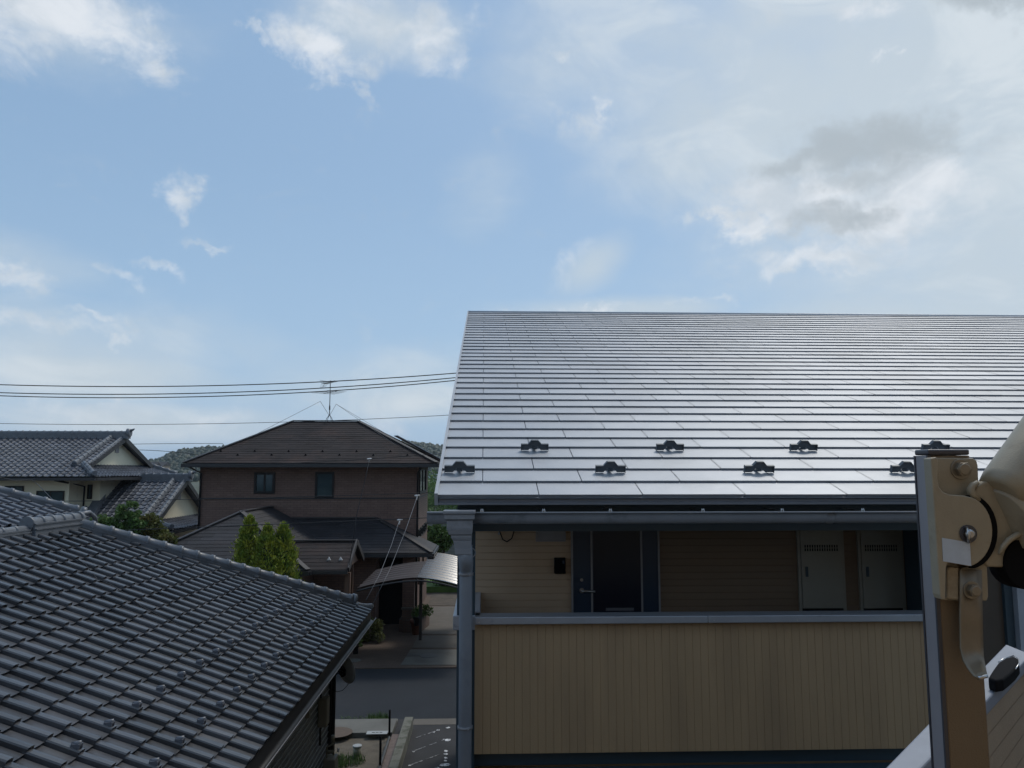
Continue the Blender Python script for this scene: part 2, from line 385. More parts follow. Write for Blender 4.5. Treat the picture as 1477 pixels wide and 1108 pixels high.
def leafmat(name, a, b, trans=.25, island=.35, vscale=1.5):
    m = bpy.data.materials.new(name); m.use_nodes = True
    t = m.node_tree; nd = t.nodes; lk = t.links; p = nd['Principled BSDF']; p.inputs['Roughness'].default_value = .6; p.inputs['Specular IOR Level'].default_value = .3
    co = nd.new('ShaderNodeTexCoord'); n1 = nd.new('ShaderNodeTexNoise'); n1.inputs['Scale'].default_value = vscale; n1.inputs['Detail'].default_value = 5; lk.new(co.outputs['Object'], n1.inputs[0])
    mr = nd.new('ShaderNodeMapRange'); lk.new(n1.outputs[0], mr.inputs[0]); mr.inputs[1].default_value = .35; mr.inputs[2].default_value = .65
    mx = nd.new('ShaderNodeMix'); mx.data_type = 'RGBA'; lk.new(mr.outputs[0], mx.inputs[0]); mx.inputs[6].default_value = (*a, 1); mx.inputs[7].default_value = (*b, 1)
    g = nd.new('ShaderNodeNewGeometry'); mi = nd.new('ShaderNodeMapRange'); lk.new(g.outputs['Random Per Island'], mi.inputs[0]); mi.inputs[3].default_value = 1 - island; mi.inputs[4].default_value = 1 + island
    vm = nd.new('ShaderNodeVectorMath'); vm.operation = 'SCALE'; lk.new(mx.outputs[2], vm.inputs[0]); lk.new(mi.outputs[0], vm.inputs['Scale'])
    lk.new(vm.outputs[0], p.inputs['Base Color'])
    if trans:
        tr = nd.new('ShaderNodeBsdfTranslucent'); lk.new(vm.outputs[0], tr.inputs[0]); ms = nd.new('ShaderNodeMixShader'); ms.inputs[0].default_value = trans
        lk.new(p.outputs[0], ms.inputs[1]); lk.new(tr.outputs[0], ms.inputs[2]); lk.new(ms.outputs[0], nd['Material Output'].inputs[0])
    return m
m_thuja = leafmat('thuja_foliage', (.12, .19, .028), (.32, .34, .045), .2, .45, 3.0)
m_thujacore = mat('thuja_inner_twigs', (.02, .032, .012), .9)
m_leafgreen = leafmat('garden_leaves', (.06, .12, .032), (.10, .16, .045))
m_leafred = leafmat('turning_leaves', (.08, .12, .03), (.15, .12, .04), .3, .35, 1.2)
m_bush = leafmat('variegated_bush', (.08, .11, .035), (.16, .17, .07))
m_forest = leafmat('forest_crowns', (.013, .026, .015), (.018, .034, .018), 0, .08, .02)

# ---- generic surfaces
def tile_slope(mb, O, du, dv, nu, nv, w, g, lift=.028, roll=.032, prof=None, rollside=1, keep=None):
    """interlocking tiles: O eave corner, du along the eave, dv up the slope"""
    du = Vector(du); dv = Vector(dv); n = du.cross(dv).normalized(); O = Vector(O)
    if prof is None:
        prof = [(0, .0), (.30, -.005), (.565, -.003), (.575, -.014), (.608, -.014), (.622, .7), (.655, 1.0), (.80, 1.04), (.93, .93), (.97, .6), (1.0, .0)]
    P = [(a * w, (b * roll if b > 0 else b)) for a, b in prof]
    if rollside < 0: P = [(w - a, b) for a, b in reversed(P)]
    k = len(P)
    for i in range(nu):
        for j in range(nv):
            if keep and not keep(O + du * ((i + .5) * w) + dv * ((j + .5) * g)): continue
            jx = rnd.uniform(-.003, .003); jl = lift + rnd.uniform(-.003, .004); jv = rnd.uniform(-.006, .006)
            base = O + du * (i * w + jx) + dv * (j * g)
            vs = []
            for (a, b) in P: vs.append(base + du * a + dv * (g + .02) + n * (b * .92 + .0))
            for (a, b) in P: vs.append(base + du * a + dv * jv + n * (b + jl))
            for (a, b) in P: vs.append(base + du * a + dv * (jv + .016) + n * (b * .9 - .004))
            fs = []
            for q in range(k - 1):
                fs.append((k + q, k + q + 1, q + 1, q))
            mb.add(vs, fs, False)
            b0 = len(mb.v) - len(vs)
            for q in range(k - 1):
                mb.f.append([b0 + 2 * k + q, b0 + 2 * k + q + 1, b0 + k + q + 1, b0 + k + q]); mb.sm.append(False)
def slate_slope(mb, O, du, dv, Lu, Lv, g, w=.91, gap=.004, lift=.016, under=.02, stagger=.5, x0=0.0, jit=0.0):
    """courses of flat shingles with a shadow gap under each course"""
    du = Vector(du); dv = Vector(dv); n = du.cross(dv).normalized(); O = Vector(O)
    nv = int(math.ceil(Lv / g))
    for j in range(nv):
        off = x0 + (stagger * w if j % 2 else 0)
        a = -w * 2 + off % w
        while a < Lu:
            b = a + w; a1 = max(a + gap / 2, 0); b1 = min(b - gap / 2, Lu)
            if b1 > a1 + .01:
                l = lift + (rnd.uniform(-jit, jit) if jit else 0)
                v0 = j * g; v1 = min((j + 1) * g + .01, Lv)
                p = lambda u, v, h: O + du * u + dv * v + n * h
                q = [p(a1, v0, l), p(b1, v0, l), p(b1, v1, .001), p(a1, v1, .001), p(a1, v0 + under, -.012), p(b1, v0 + under, -.012), p(a1, v0 + .003, l - .007), p(b1, v0 + .003, l - .007)]
                mb.add(q, [(0, 1, 2, 3), (6, 7, 1, 0), (4, 5, 7, 6)])
            a = b
    q = [O - n * .014, O + du * Lu - n * .014, O + du * Lu + dv * Lv - n * .014, O + dv * Lv - n * .014]
    mb.add(q, [(0, 1, 2, 3)])
def grooved(mb, O, du, dv, Lu, Lv, pitch, gw=.008, gd=.007):
    """board wall: grooves run along dv, repeated along du; the normal is du x dv"""
    du = Vector(du); dv = Vector(dv); n = du.cross(dv).normalized(); O = Vector(O)
    a = 0
    while a < Lu - 1e-4:
        b = min(a + pitch, Lu); c0 = a + gw
        p = lambda u, h, v: O + du * u + n * h + dv * v
        if c0 < b:
            pts = [(a, -gd), (a + gw * .5, -gd), (c0, 0), (b, 0), (b, -gd)]
            vs = [p(u, h, 0) for u, h in pts] + [p(u, h, Lv) for u, h in pts]
            k = len(pts)
            mb.add(vs, [(q, q + 1, k + q + 1, k + q) for q in range(k - 1)])
        a = b
def cap_ridge(mb, A, B, r=.075, stack=.1, sw=.17, step=.27, layers=2):
    """noshi courses with a row of round cap tiles on top"""
    A = Vector(A); B = Vector(B); d = (B - A); Lg = d.length; d.normalize()
    s = d.cross(Vector((0, 0, 1))).normalized(); u = s.cross(d).normalized()
    for k in range(layers):
        h0 = -.06 if k == 0 else stack * k / layers; h1 = stack * (k + 1) / layers - .012
        wd = sw * (1.1 - .14 * k)
        mb.beam(A + u * (h0 + h1) / 2, B + u * (h0 + h1) / 2, wd, h1 - h0, u)
        mb.beam(A + u * (h1 + .004), B + u * (h1 + .004), wd * 1.1, .02, u)
    nseg = max(1, int(Lg / step)); t = 0
    for i in range(nseg):
        a = A + d * (Lg * i / nseg) + u * stack; b = A + d * (Lg * (i + 1) / nseg) + u * stack
        mb.tube([a, a + d * .001, a + (b - a) * .80, a + (b - a) * .805, a + (b - a) * .97, b], [r * .93, r * .93, r * .97, r * 1.17, r * 1.17, r * .93], 14, caps=True)

# ================================================================== ground and roads
g = MB(); g.add([(-3000, -300, -.02), (3000, -300, -.02), (3000, 3000, -.02), (-3000, 3000, -.02)], [(0, 1, 2, 3)])
tag(g.build('ground', m_field), kind='structure')
YS0, YS1 = on_z(560, 1038, 0).y, on_z(560, 965, 0).y     # street edges
g = MB(); g.box(-60, YS0, -.1, 60, YS1, .0); tag(g.build('street', m_asphalt), kind='structure')
XL = on_z(560, 1038, 0).x
# near side of the street, right: parking asphalt of the apartment building
XK = on_z(598, 1035, 0).x
g = MB(); g.box(XK - .35, -4, -.1, 60, YS0 - .002, .004); tag(g.build('parking_area', m_asphalt2), kind='structure')
# pavement slab with a step down to the soil
YP = on_z(520, 1064, 0).y
g = MB(); g.box(-30, YP, -.1, XK - .36, YS0 - .25, .10); g.box(-30, YS0 - .25, -.1, XK - .36, YS0 - .004, .02)
o = tag(g.build('pavement', m_concrete), kind='structure'); bevel(o, .012)
g = MB(); g.box(-60, -4, -.1, XK - .362, YP - .004, -.004)
tag(g.build('soil', m_soil), kind='structure')
# far side: brick forecourt, concrete driveway slabs
g = MB(); g.box(-60, YS1 + .004, -.1, 60, 60, .03); tag(g.build('forecourt', m_paving), kind='structure')
def slab(p, name, m, z):
    g = MB(); g.prism([on_z(a, b, z) for a, b in p], (0, 0, -.03)); o = tag(g.build(name, m), kind='structure'); return o
slab([(578, 959), (700, 959), (700, 937), (592, 937)], 'driveway', m_concrete, .045)
slab([(594, 934.5), (700, 934.5), (700, 917), (603, 917)], 'driveway', m_concrete2, .046)
slab([(604, 914.5), (700, 914.5), (700, 875), (616, 875), (608, 893)], 'driveway', m_concrete2, .045)
slab([(617, 873.5), (700, 873.5), (700, 820), (634, 820)], 'driveway', mat('stained_gravel', (.085, .07, .055), .95, 0, var=.35, vscale=4, bump=.6, bscale=30, detail=9, dark=((.05, .042, .034), 1.5, .45, .7)), .042)
# lawn seen in the gap on the far right of the brown house
g = MB(); g.box(-3.2, 36.5, .0, 14, 43, .3); tag(g.build('lawn', m_lawn), kind='structure')

# parking line markings: worn strings of white dashes
def stroke(p, q, w=.06, z=.012, gaps=True):
    A = on_z(*p, z); B = on_z(*q, z); g = MB(); d = (B - A); Lg = d.length; d.normalize(); s = d.cross(Vector((0, 0, 1))) * w / 2
    t = 0; r = random.Random(int(p[0] * 7 + p[1]))
    while t < Lg:
        l = r.uniform(.12, .4); a = A + d * t; b = A + d * min(t + l, Lg); k = r.uniform(.6, 1.15)
        g.prism([a - s * k, b - s * k, b + s * k, a + s * k], (0, 0, -.005)); t += l + r.uniform(.03, .16)
    return g
m_faded = mat('faded_marking', (.26, .265, .27), .85, 0, var=.3, vscale=15, dark=((.06, .06, .062), 9, .45, .55))
for i, (p, q) in enumerate([((600, 1064), (633, 1053)), ((597, 1083), (640, 1067)), ((590, 1104), (640, 1086)), ((628, 1112), (640, 1105))]):
    tag(stroke(p, q, .035).build('parking_line', m_faded), kind='structure')
g = MB(); rb_ = random.Random(5)
for (a, b, r_) in ((646, 1049.5, .055), (645.5, 1067, .085), (640, 1066.5, .03), (643.5, 1083, .06), (643, 1087.5, .05), (643, 1093, .05), (642.5, 1097, .04), (641.5, 1103, .1), (632, 1053, .045), (626, 1056, .03), (630, 1108, .06), (596, 1084, .035), (591, 1104, .035)):
    c0_ = on_z(a, b, .013); g.prism([c0_ + Vector((math.cos(t_) * r_ * rb_.uniform(.6, 1.1), math.sin(t_) * r_ * rb_.uniform(.6, 1.1), 0)) for t_ in [2 * math.pi * q_ / 9 for q_ in range(9)]], (0, 0, -.005))
tag(g.build('parking_line', m_whiteworn), kind='structure')
g = MB(); g.box(XK, YS0 - .42, -.05, 40, YS0 - .004, .009); tag(g.build('kerb_strip', m_concrete2), kind='structure')

# ================================================================== right apartment building
YE, YR = 6.9, 7.3
eL = on_y(631, 717, YE)
roof_th = R(18.72)
zE = on_y(650, 717, YE).z
RUN = 12.75
XLw = on_y(659, 900, YR).x
XRr = 24.0
apt = thing('apartment_building', 'two storey apartment building with silver metal shingle roof and tan balcony panels', 'building', (XLw, YR, 0))
def P(mb, name, m, parent=apt, **k): return mb.build(name, m, parent, **k)
# roof
g = MB(); dv = Vector((0, math.cos(roof_th), math.sin(roof_th))); Lv = RUN / math.cos(roof_th)
slate_slope(g, (eL.x, YE, zE), (1, 0, 0), dv, XRr - eL.x, Lv, .366, .928, .008, .023, .022, .46, .90, .0015)
roof = P(g, 'roof', m_metalroof)
g = MB()   # body under the shingles, verge and far slope
nz = dv.cross(Vector((1, 0, 0)))
Ov = Vector((eL.x + .004, YE + .012, zE - .03))
pr = [Ov + Vector((0, 0, -.02)), Ov + dv * (Lv - .01), Ov + dv * (Lv - .01) + Vector((0, .1, -.1)), Ov + dv * (Lv - .01) + Vector((0, .1, -.3)), Vector((Ov.x, YE + .012, zE - .07))]
g.prism(pr, (XRr - eL.x, 0, 0)); o = P(g, 'roof_deck', m_fascia)
g = MB()
for s in (1,):
    g.beam(Vector((eL.x - .012, YE, zE - .02)) , Vector((eL.x - .012, YE, zE - .02)) + dv * Lv, .03, .11, (0, 0, 1))
P(g, 'verge_trim', m_metalroof)
g = MB(); g.tube([(eL.x - .02, YE + RUN, zE + RUN * math.tan(roof_th) + .0), (XRr, YE + RUN, zE + RUN * math.tan(roof_th))], .045, 8); P(g, 'ridge_cap', m_metalroof)
# snow guards
def snow_guard_mesh():
    g = MB(); W = .145
    top = [(W, .010), (W, .080), (.070, .080), (.034, .122), (-.034, .122), (-.070, .080), (-W, .080), (-W, .010)]
    bot = [(-.066, .010), (-.036, .046), (.036, .046), (.066, .010)]
    n = Vector((0, -math.sin(roof_th), math.cos(roof_th)))
    poly = [Vector((1, 0, 0)) * x + n * z for x, z in top + bot]
    g.prism(poly, dv * .016)
    # folded top lip and side ribs
    for a, b in zip(top[1:7], top[2:7]):
        A = Vector((a[0], 0, 0)) + n * a[1] - dv * .012; B = Vector((b[0], 0, 0)) + n * b[1] - dv * .012
        g.beam(A, B, .034, .006, n)
    for x in (-.144, .144):
        h = .08
        g.beam(Vector((x, 0, 0)) + n * .01 - dv * .012, Vector((x, 0, 0)) + n * h - dv * .012, .004, .03, dv)
    # strap leg running up under the course above
    g.beam(n * .02 + dv * .0, n * .014 + dv * .2, .035, .006, n); g.beam(n * .03 - dv * .01, n * .034 + dv * .02, .05, .02, n)
    return g
gm = snow_guard_mesh().build('snow_guard', m_guard, apt)
gdata = gm.data
# mesh was shifted by the parent's position: shift back so the copy's location counts
gdata.transform(Matrix.Translation(Vector(apt.location)))
# note: shared mesh, each placed by its own location
def roofpt(px, k):
    s = k * .366; y = YE + s * dv.y; z = zE + s * dv.z + .012
    x = on_y(px, 680, y).x
    return Vector((x, y, z))
first = True
for k, xs in ((1.72, [663, 883, 1093, 1305]), (3.7, [771, 963, 1160, 1348])):
    yb = {1.72: 685, 3.7: 653}[k]
    y = YE + k * .366 * dv.y
    x0 = on_y(xs[0], yb, y).x; pitch = (on_y(xs[-1], yb, y).x - x0) / 3
    for i in range(9):
        o = gm if first else gm.copy()
        if not first: o.parent = apt; col.objects.link(o)
        first = False
        o.location = Vector((x0 + i * pitch, y, zE + k * .366 * dv.z + .006)) - Vector(apt.location)
# eave front: drip edge, dark recess, beam
zdr = on_y(900, 727, YE).z
g = MB(); g.box(eL.x + .01, YE + .03, zdr, XRr, YE + .07, zE - .02); P(g, 'drip_edge', m_fascia)
zsof = on_y(900, 757, YR).z
zbeam = on_y(900, 766, YR).z
g = MB(); g.box(XLw, YE + .30, zsof - .05, XRr, YE + .34, zE + .02); P(g, 'fascia_board', m_navy)
g = MB(); g.box(XLw, YR, zbeam, XRr, YR + .14, zsof + .16); P(g, 'beam', m_navy)
YB = 8.65
g = MB(); g.box(XLw, YR + .14, zbeam + .11, XRr, YB + .3, zbeam + .15); P(g, 'soffit', m_tanwall)
# gutter
zg1 = on_y(900, 739, YE - .1).z; zg0 = on_y(900, 757, YE - .05).z
def gutter_profile(n=9):
    hh = zg1 - zg0; out = []
    for i in range(n):
        t = math.pi * i / (n - 1)
        out.append((-.062 * math.cos(t), -hh * .93 * math.sin(t) ** .8))
    return [(-.070, 0), (-.070, -.012)] + out[0:] + [(.062, 0)]
gx0 = on_y(617, 745, YE).x
g = MB(); pf = gutter_profile(); yc = YE - .02
vs = []; 
for x in (gx0, XRr):
    for a, b in pf: vs.append((x, yc + a, zg1 + b))
k = len(pf); g.add(vs, [(i, i + 1, k + i + 1, k + i) for i in range(k - 1)], True)
g.add([(gx0, yc + a, zg1 + b) for a, b in pf[2:]], [tuple(range(k - 2))])
g.tube([(gx0, yc - .068, zg1 - .003), (XRr, yc - .068, zg1 - .003)], .0075, 6)
gut = P(g, 'gutter', m_gutter); sm_ = gut.modifiers.new('thick', 'SOLIDIFY'); sm_.thickness = .004
g = MB(); xs = [on_y(p, 738, YE).x for p in (695, 783, 878, 1010, 1123, 1238)]
for i, x in enumerate(xs + [xs[-1] + .72 * k for k in range(1, 8)]):
    g = MB(); z = zg1
    g.beam((x, yc - .07, z + .006), (x, YE + .3, z + .012), .02, .004)
    g.beam((x - .012, yc - .066, z + .0), (x - .006, yc - .06, z + .03), .006, .006, (0, 1, 0)); g.beam((x + .014, yc - .066, z), (x + .008, yc - .06, z + .03), .006, .006, (0, 1, 0))
    g.tube([(x, yc - .05, z + .012), (x, yc - .05, z + .024)], .009, 8)
    g.build('gutter_bracket', m_steel, gut)
# joint collars on the gutter
for px in (1193,):
    x = on_y(px, 745, YE).x; g = MB()
    vs = []
    for xx in (x - .035, x + .035):
        for a, b in pf: vs.append((xx, yc + a * 1.06, zg1 + b * 1.04 - .001))
    g.add(vs, [(i, i + 1, k + i + 1, k + i) for i in range(k - 1)], True); g.build('gutter_joint', m_gutter, gut)
# rain hopper and downspout
ys_ = YE - .06; xa, xb = on_y(640, 740, ys_).x, on_y(686, 740, ys_).x
def zy(py, y=ys_): return on_y(660, py, y).z
g = MB()
def ring(x0, x1, y0, y1, z): return [(x0, y0, z), (x1, y0, z), (x1, y1, z), (x0, y1, z)]
def frustum(g, a, b):
    g.add(a + b, [(0, 3, 2, 1), (4, 5, 6, 7)] + [(i, (i + 1) % 4, 4 + (i + 1) % 4, 4 + i) for i in range(4)])
xc = on_y(671, 800, ys_).x
sec = [(640, 686, 736), (640, 686, 740), (642, 684.5, 742), (642, 684.5, 748), (645, 682, 750), (645, 682, 762), (648, 681, 770), (651, 680.5, 771), (651, 680.5, 775), (654, 680.5, 779), (656, 680, 790), (657, 680, 799)]
for (a, b, y1), (c_, d_, y2) in zip(sec, sec[1:]):
    dpt = lambda a, b: max(.05, (b - a) * ys_ / F_PX * .5 * .95)
    t1, t2 = dpt(a, b), dpt(c_, d_)
    frustum(g, ring(on_y(a, y1, ys_).x, on_y(b, y1, ys_).x, ys_ - t1, ys_ + t1, zy(y1)), ring(on_y(c_, y2, ys_).x, on_y(d_, y2, ys_).x, ys_ - t2, ys_ + t2, zy(y2)))
dsp_top = zy(797)
ho = P(g, 'rain_hopper', m_gutter, recalc=True); bevel(ho, .004)
g = MB(); xd = on_y(671.5, 900, YE + .12).x; rp = 9.2 / F_PX * 7.0; yd = YE + .16
g.tube([(xc - .005, ys_, dsp_top + .06), (xc, ys_, dsp_top - .02), (xc + .005, ys_ + .04, dsp_top - .08), (xd, yd - .03, dsp_top - .14), (xd, yd, dsp_top - .2), (xd, yd, .0)], [rp * 1.15, rp * 1.12, rp * 1.1, rp * 1.08, rp, rp], 20)
dn = P(g, 'downspout', m_pipe)
for py in (828, 1049):
    z = on_y(671, py, yd).z; g = MB(); g.tube([(xd, yd, z - .012), (xd, yd, z + .012)], rp * 1.16, 20); g.tube([(xd + .03, yd - rp - .004, z), (xd + .03, yd - rp - .02, z)], .008, 8)
    g.build('pipe_clip', m_trim, dn)
z = on_y(676, 797, yd).z
g = MB(); pts = [(xd + .03 + .055 * math.cos(t), yd - rp * .4, z + .045 * math.sin(t)) for t in [R(a) for a in range(-110, 111, 20)]]
g.tube(pts, .006, 6); g.build('hose_loop', m_gutter, dn)
# corner post
xp0, xp1 = on_y(659, 900, YR).x, on_y(685, 900, YR).x
g = MB(); g.box(xp0, YR - .02, 0, xp1, YR + .14, zbeam); P(g, 'corner_post', m_navy)
m_darksiding0 = mat('joint_sealant', (.16, .115, .075), .7)
# coping and panel
zc1 = on_y(900, 884, YR + .05).z; zc0 = on_y(900, 899.5, YR - .12).z
xpr = on_y(1372, 900, YR).x
yc0, yc1 = YR - .13, YR + .09
cp = MB(); jx = [xp1 + .002, on_y(1016, 890, YR).x - .001, xpr]
for a, b in zip(jx, jx[1:]): cp.box(a, yc0, zc0, b - .003, yc1, zc1)
panel = MB(); zp0 = on_y(760, 1087, YR - .05).z
grooved(panel, (xp1, YR - .05, zp0), (1, 0, 0), (0, 0, 1), xpr - xp1, zc0 - zp0 + .01, .0715, .006, .0035)
panel.box(xp1, YR - .042, zp0 - .001, xpr, YR + .05, zc0 - .001)
pn = P(panel, 'balcony_panel', m_tan)

co_ = cp.build('coping', m_coping, pn); bevel(co_, .006)
for px in (691, 776, 1030, 1150):
    g = MB(); x = on_y(px, 894, yc0).x; g.tube([(x, yc0 - .004, (zc0 + zc1) / 2 - .01), (x, yc0 + .01, (zc0 + zc1) / 2 - .01)], .005, 8); g.build('screw', m_steel, co_)
# left side parapet
g = MB(); g.box(XLw, YR + .14, 0, XLw + .19, YB + .2, zc1 - .06); sp_ = P(g, 'side_parapet', m_tan)
g = MB(); g.box(XLw - .035, YR - .04, zc1 - .13, XLw + .215, YB + .0, zc1 + .0)
g2 = g.build('coping', m_coping, sp_); bevel(g2, .006)
# slab, lower storey
zfl = zc1 - 1.02
g = MB(); g.box(XLw + .19, YR + .052, zfl - .2, XRr, YB, zfl); P(g, 'corridor_floor', m_concrete)
g = MB(); g.box(xp1, YR + .06, zp0 - .14, XRr, YR + .22, zp0 - .004); g.box(xp1, YR - .12, zp0 - .21, XRr, YR + .02, zp0 - .145)
P(g, 'lower_beam', m_navy)
g = MB(); g.box(XLw + .2, YB, 0, XRr, YB + .2, zfl - .2); g.box(XLw + .3, YE + RUN - .2, 0, XRr, YE + RUN - .02, zE + 3.6); P(g, 'lower_wall', m_tan)
# back wall with horizontal siding
m_darksiding = mat('brown_siding', (.17, .115, .07), .65, var=.08, vscale=1.2, bump=.12, bscale=90)  # boards right of the door get a darker colour than the left ones
g = MB(); zt = zbeam + .11
xdoor0, xdoor1 = on_y(826, 800, YB).x, on_y(949, 800, YB).x
xbw0 = XLw + .0
def hs(x0, x1, y=YB): grooved(g, (x0, y, zfl), (0, 0, 1), (-1, 0, 0), 0, 0, .07)
def hsiding(mb, x0, x1, y, z0, z1, pitch=.0735):
    z = z1
    while z > z0 + 1e-4:
        b = max(z - pitch, z0)
        vs = []
        for x in (x0, x1): vs += [(x, y + .007, z), (x, y + .007, z - .004), (x, y, z - .009), (x, y, b), (x, y + .007, b)]
        mb.add(vs, [(q, 5 + q, 6 + q, q + 1) for q in range(4)]); z = b
hsiding(g, xbw0, xdoor0, YB, zfl, zt)
g.box(xbw0, YB + .012, zfl, XRr, YB + .2, zt)
P(g, 'corridor_wall', m_tanwall)
g = MB(); hsiding(g, xdoor1, XRr, YB, zfl, zt); tag(P(g, 'corridor_wall', m_darksiding), 'corridor boards right of the door, coloured darker')
# closing wall right above (upper wall behind), gable wall
g = MB(); gx = XLw + .1
g.prism([(gx, YB + .2, 0), (gx, YE + RUN, 0), (gx, YE + RUN, zE + RUN * math.tan(roof_th) - .35), (gx, YB + .2, zE + (YB + .2 - YE) * math.tan(roof_th) - .35)], (.2, 0, 0))
P(g, 'gable_wall', m_tan)
# door
zd0 = zfl + .02
dr = MB(); dr.box(xdoor0, YB - .03, zd0, xdoor1, YB + .05, zt - .001)
door = P(dr, 'front_door', m_navydoor)
x = lambda px: on_y(px, 800, YB).x
g = MB(); g.box(x(855), YB - .036, zd0 + .05, x(923), YB - .028, zt - .003); g.build('door_glazing', m_blackdoor, door)
g = MB()
for px in (824.5, 852.5, 924, 949): g.box(x(px) - .010, YB - .046, zd0, x(px) + .010, YB - .026, zt - .004)
g.build('door_trim', m_trim, door)
g = MB(); hz = on_y(845, 851, YB).z; hx = x(838)
g.tube([(hx, YB - .03, hz), (hx, YB - .042, hz)], .027, 16); g.tube([(hx, YB - .042, hz), (hx, YB - .085, hz), (hx + .02, YB - .09, hz), (hx + .14, YB - .09, hz - .004)], .011, 10)
g.build('handle', m_steel, door)
g = MB(); lz = on_y(838, 836, YB).z; g.tube([(hx, YB - .028, lz), (hx, YB - .042, lz)], .017, 14); g.tube([(hx, YB - .04, lz), (hx, YB - .05, lz)], .006, 8); g.build('lock', m_steel, door)
g = MB(); g.box(x(872), YB - .042, on_y(890, 880, YB).z, x(912), YB - .034, on_y(890, 876, YB).z); g.build('mail_slot', m_fascia, door)
# outlet frame above, cable loop
g = MB(); xa, xb, za, zb_ = x(773), x(816), on_y(800, 766, YB).z, on_y(800, 781, YB).z
for a in ((xa, zb_, xb, zb_ + .012), (xa, zb_ + .0121, xa + .012, za + .05), (xb - .012, zb_ + .0121, xb, za + .05)): g.box(a[0], YB - .02, a[1], a[2], YB - .0, a[3])
g.box(xa + .012, YB - .008, zb_ + .012, xb - .012, YB - .001, za + .05)
P(g, 'vent_hood', m_trim)
g = MB(); zc_ = on_y(730, 770, YB).z; xc_ = x(731)
g.tube([(x(721), YB - .03, zc_ + .06), (x(721), YB - .03, zc_ + .02), (x(725), YB - .03, zc_ - .06), (xc_, YB - .03, zc_ - .085), (x(738), YB - .03, zc_ - .05), (x(741), YB - .03, zc_ + .02), (x(740), YB - .03, zc_ + .07)], .0065, 8)
P(g, 'cable_loop', m_rubber)
g = MB(); g.tube([(x(719.5), YB - .045, zc_ + .004), (x(719.5), YB, zc_ + .004)], .012, 10); P(g, 'cable_socket', m_trim)
# meter cupboards
for i, (a, b) in enumerate(((1149, 1216), (1236, 1301))):
    xa, xb = x(a), x(b); zb0 = on_y(a, 880, YB).z - .12
    g = MB(); t = .03
    g.box(xa, YB - .03, zb0, xa + t, YB + .0, zt - .002); g.box(xb - t, YB - .03, zb0, xb, YB, zt - .002); g.box(xa + t, YB - .03, zb0, xb - t, YB, zb0 + t)
    cf = P(g, 'meter_cupboard', m_locker)
    g = MB(); z0 = on_y(a, 877, YB).z; g.box(xa + t + .004, YB - .04, z0, xb - t - .004, YB - .012, zt - .003)
    dd = g.build('cupboard_door', m_locker, cf); bevel(dd, .004)
    g = MB(); g.box(xa + t, YB - .011, zb0 + t, xb - t, YB - .004, z0 + .02); g.build('shadow_gap', m_rubber, cf)
    g = MB(); zv = on_y(a, 790, YB).z
    n = 14; w_ = (xb - xa - .14) / n
    for r_ in range(2):
        for q in range(n): g.box(xa + .07 + q * w_ + w_ * .25, YB - .042, zv - .035 + r_ * .038, xa + .07 + q * w_ + w_ * .75, YB - .0395, zv - .005 + r_ * .038)
    g.build('vent_slots', m_rubber, dd)
    g = MB(); zl = on_y(a, 824, YB).z; g.box(xa + .075, YB - .048, zl - .055, xa + .105, YB - .0405, zl + .055); g.tube([(xa + .09, YB - .055, zl - .03), (xa + .09, YB - .048, zl - .03)], .012, 10)
    g.build('latch', m_navy, dd)
# right end partitions
for (a, b, m_, yy) in ((1304, 1317, m_navy, YB - .35), (1318, 1334, m_fascia, YB - .3)):
    g = MB(); g.box(on_y(a, 800, YB).x, yy, zfl, on_y(b, 800, YB).x, YB - .002, zt - .002); P(g, 'partition_or_shade', m_)
g = MB(); yy = YR - .02; g.box(on_y(1452, 900, yy).x, yy, 0, on_y(1463, 900, yy).x, yy + .1, zbeam); P(g, 'column', m_navy)
g = MB(); g.box(on_y(1464, 900, yy).x, yy - .06, 0, on_y(1500, 900, yy).x, yy + .1, zbeam); P(g, 'column', m_pipe)
g = MB(); g.box(on_y(1374, 900, YR).x, YR + .02, zfl, on_y(1451, 900, YR).x, YR + .08, zbeam); P(g, 'partition_or_shade', mat('stair_opening_shade', (.06, .045, .032), .6))  # dark sheet painting the shade inside the stair opening
# mailbox / intercom
g = MB(); za, zb_ = on_y(800, 804, YB).z, on_y(800, 827, YB).z
mbx = thing('intercom', 'small black intercom box on the beige wall beside the navy front door', 'intercom', (x(807), YB - .02, zb_))
g.box(x(799), YB - .06, zb_, x(815), YB - .008, za); o = g.build('case', m_rubber, mbx); bevel(o, .006)
g = MB(); g.box(x(810.5), YB - .064, zb_ + .11, x(813), YB - .0605, za - .03); g.build('lens', m_navydoor, mbx)

# ================================================================== near tiled-roof house (left)
near = thing('tiled_roof_house', 'low house in the left foreground with dark glazed tile roof and grey metal siding', 'house', (-4, 12, 0))
ZEV = 3.0; TH = R(24.5)
cor = on_z(537, 880, ZEV)                 # far eave corner
XE_, YC_ = cor.x, cor.y
SL = math.tan(TH)
_d = ray(105, 761); _t = (ZEV + SL * XE_ - H) / (_d.z + SL * _d.x)       # ray meets the roof plane: the top end of the hip
TOP = Vector((0, 0, H)) + _d * _t
HR = XE_ - TOP.x; HY = YC_ - TOP.y; SLF = (TOP.z - ZEV) / HY; THF = math.atan(SLF)
HN = Vector((-HY, HR, 0)).normalized()
g = MB(); dvn = Vector((-math.cos(TH), 0, math.sin(TH)))
W_, G_ = .256, .268
nu = int((YC_ - 2.0) / W_) + 1; nvv = int(HR / math.cos(TH) / G_) + 2
tile_slope(g, (XE_, YC_ - nu * W_, ZEV), (0, 1, 0), dvn, nu, nvv, W_, G_, .026, .038, rollside=1)
rf = g.build('roof', m_kawara, near)
hipn = Vector((1, 1, 0)).normalized()
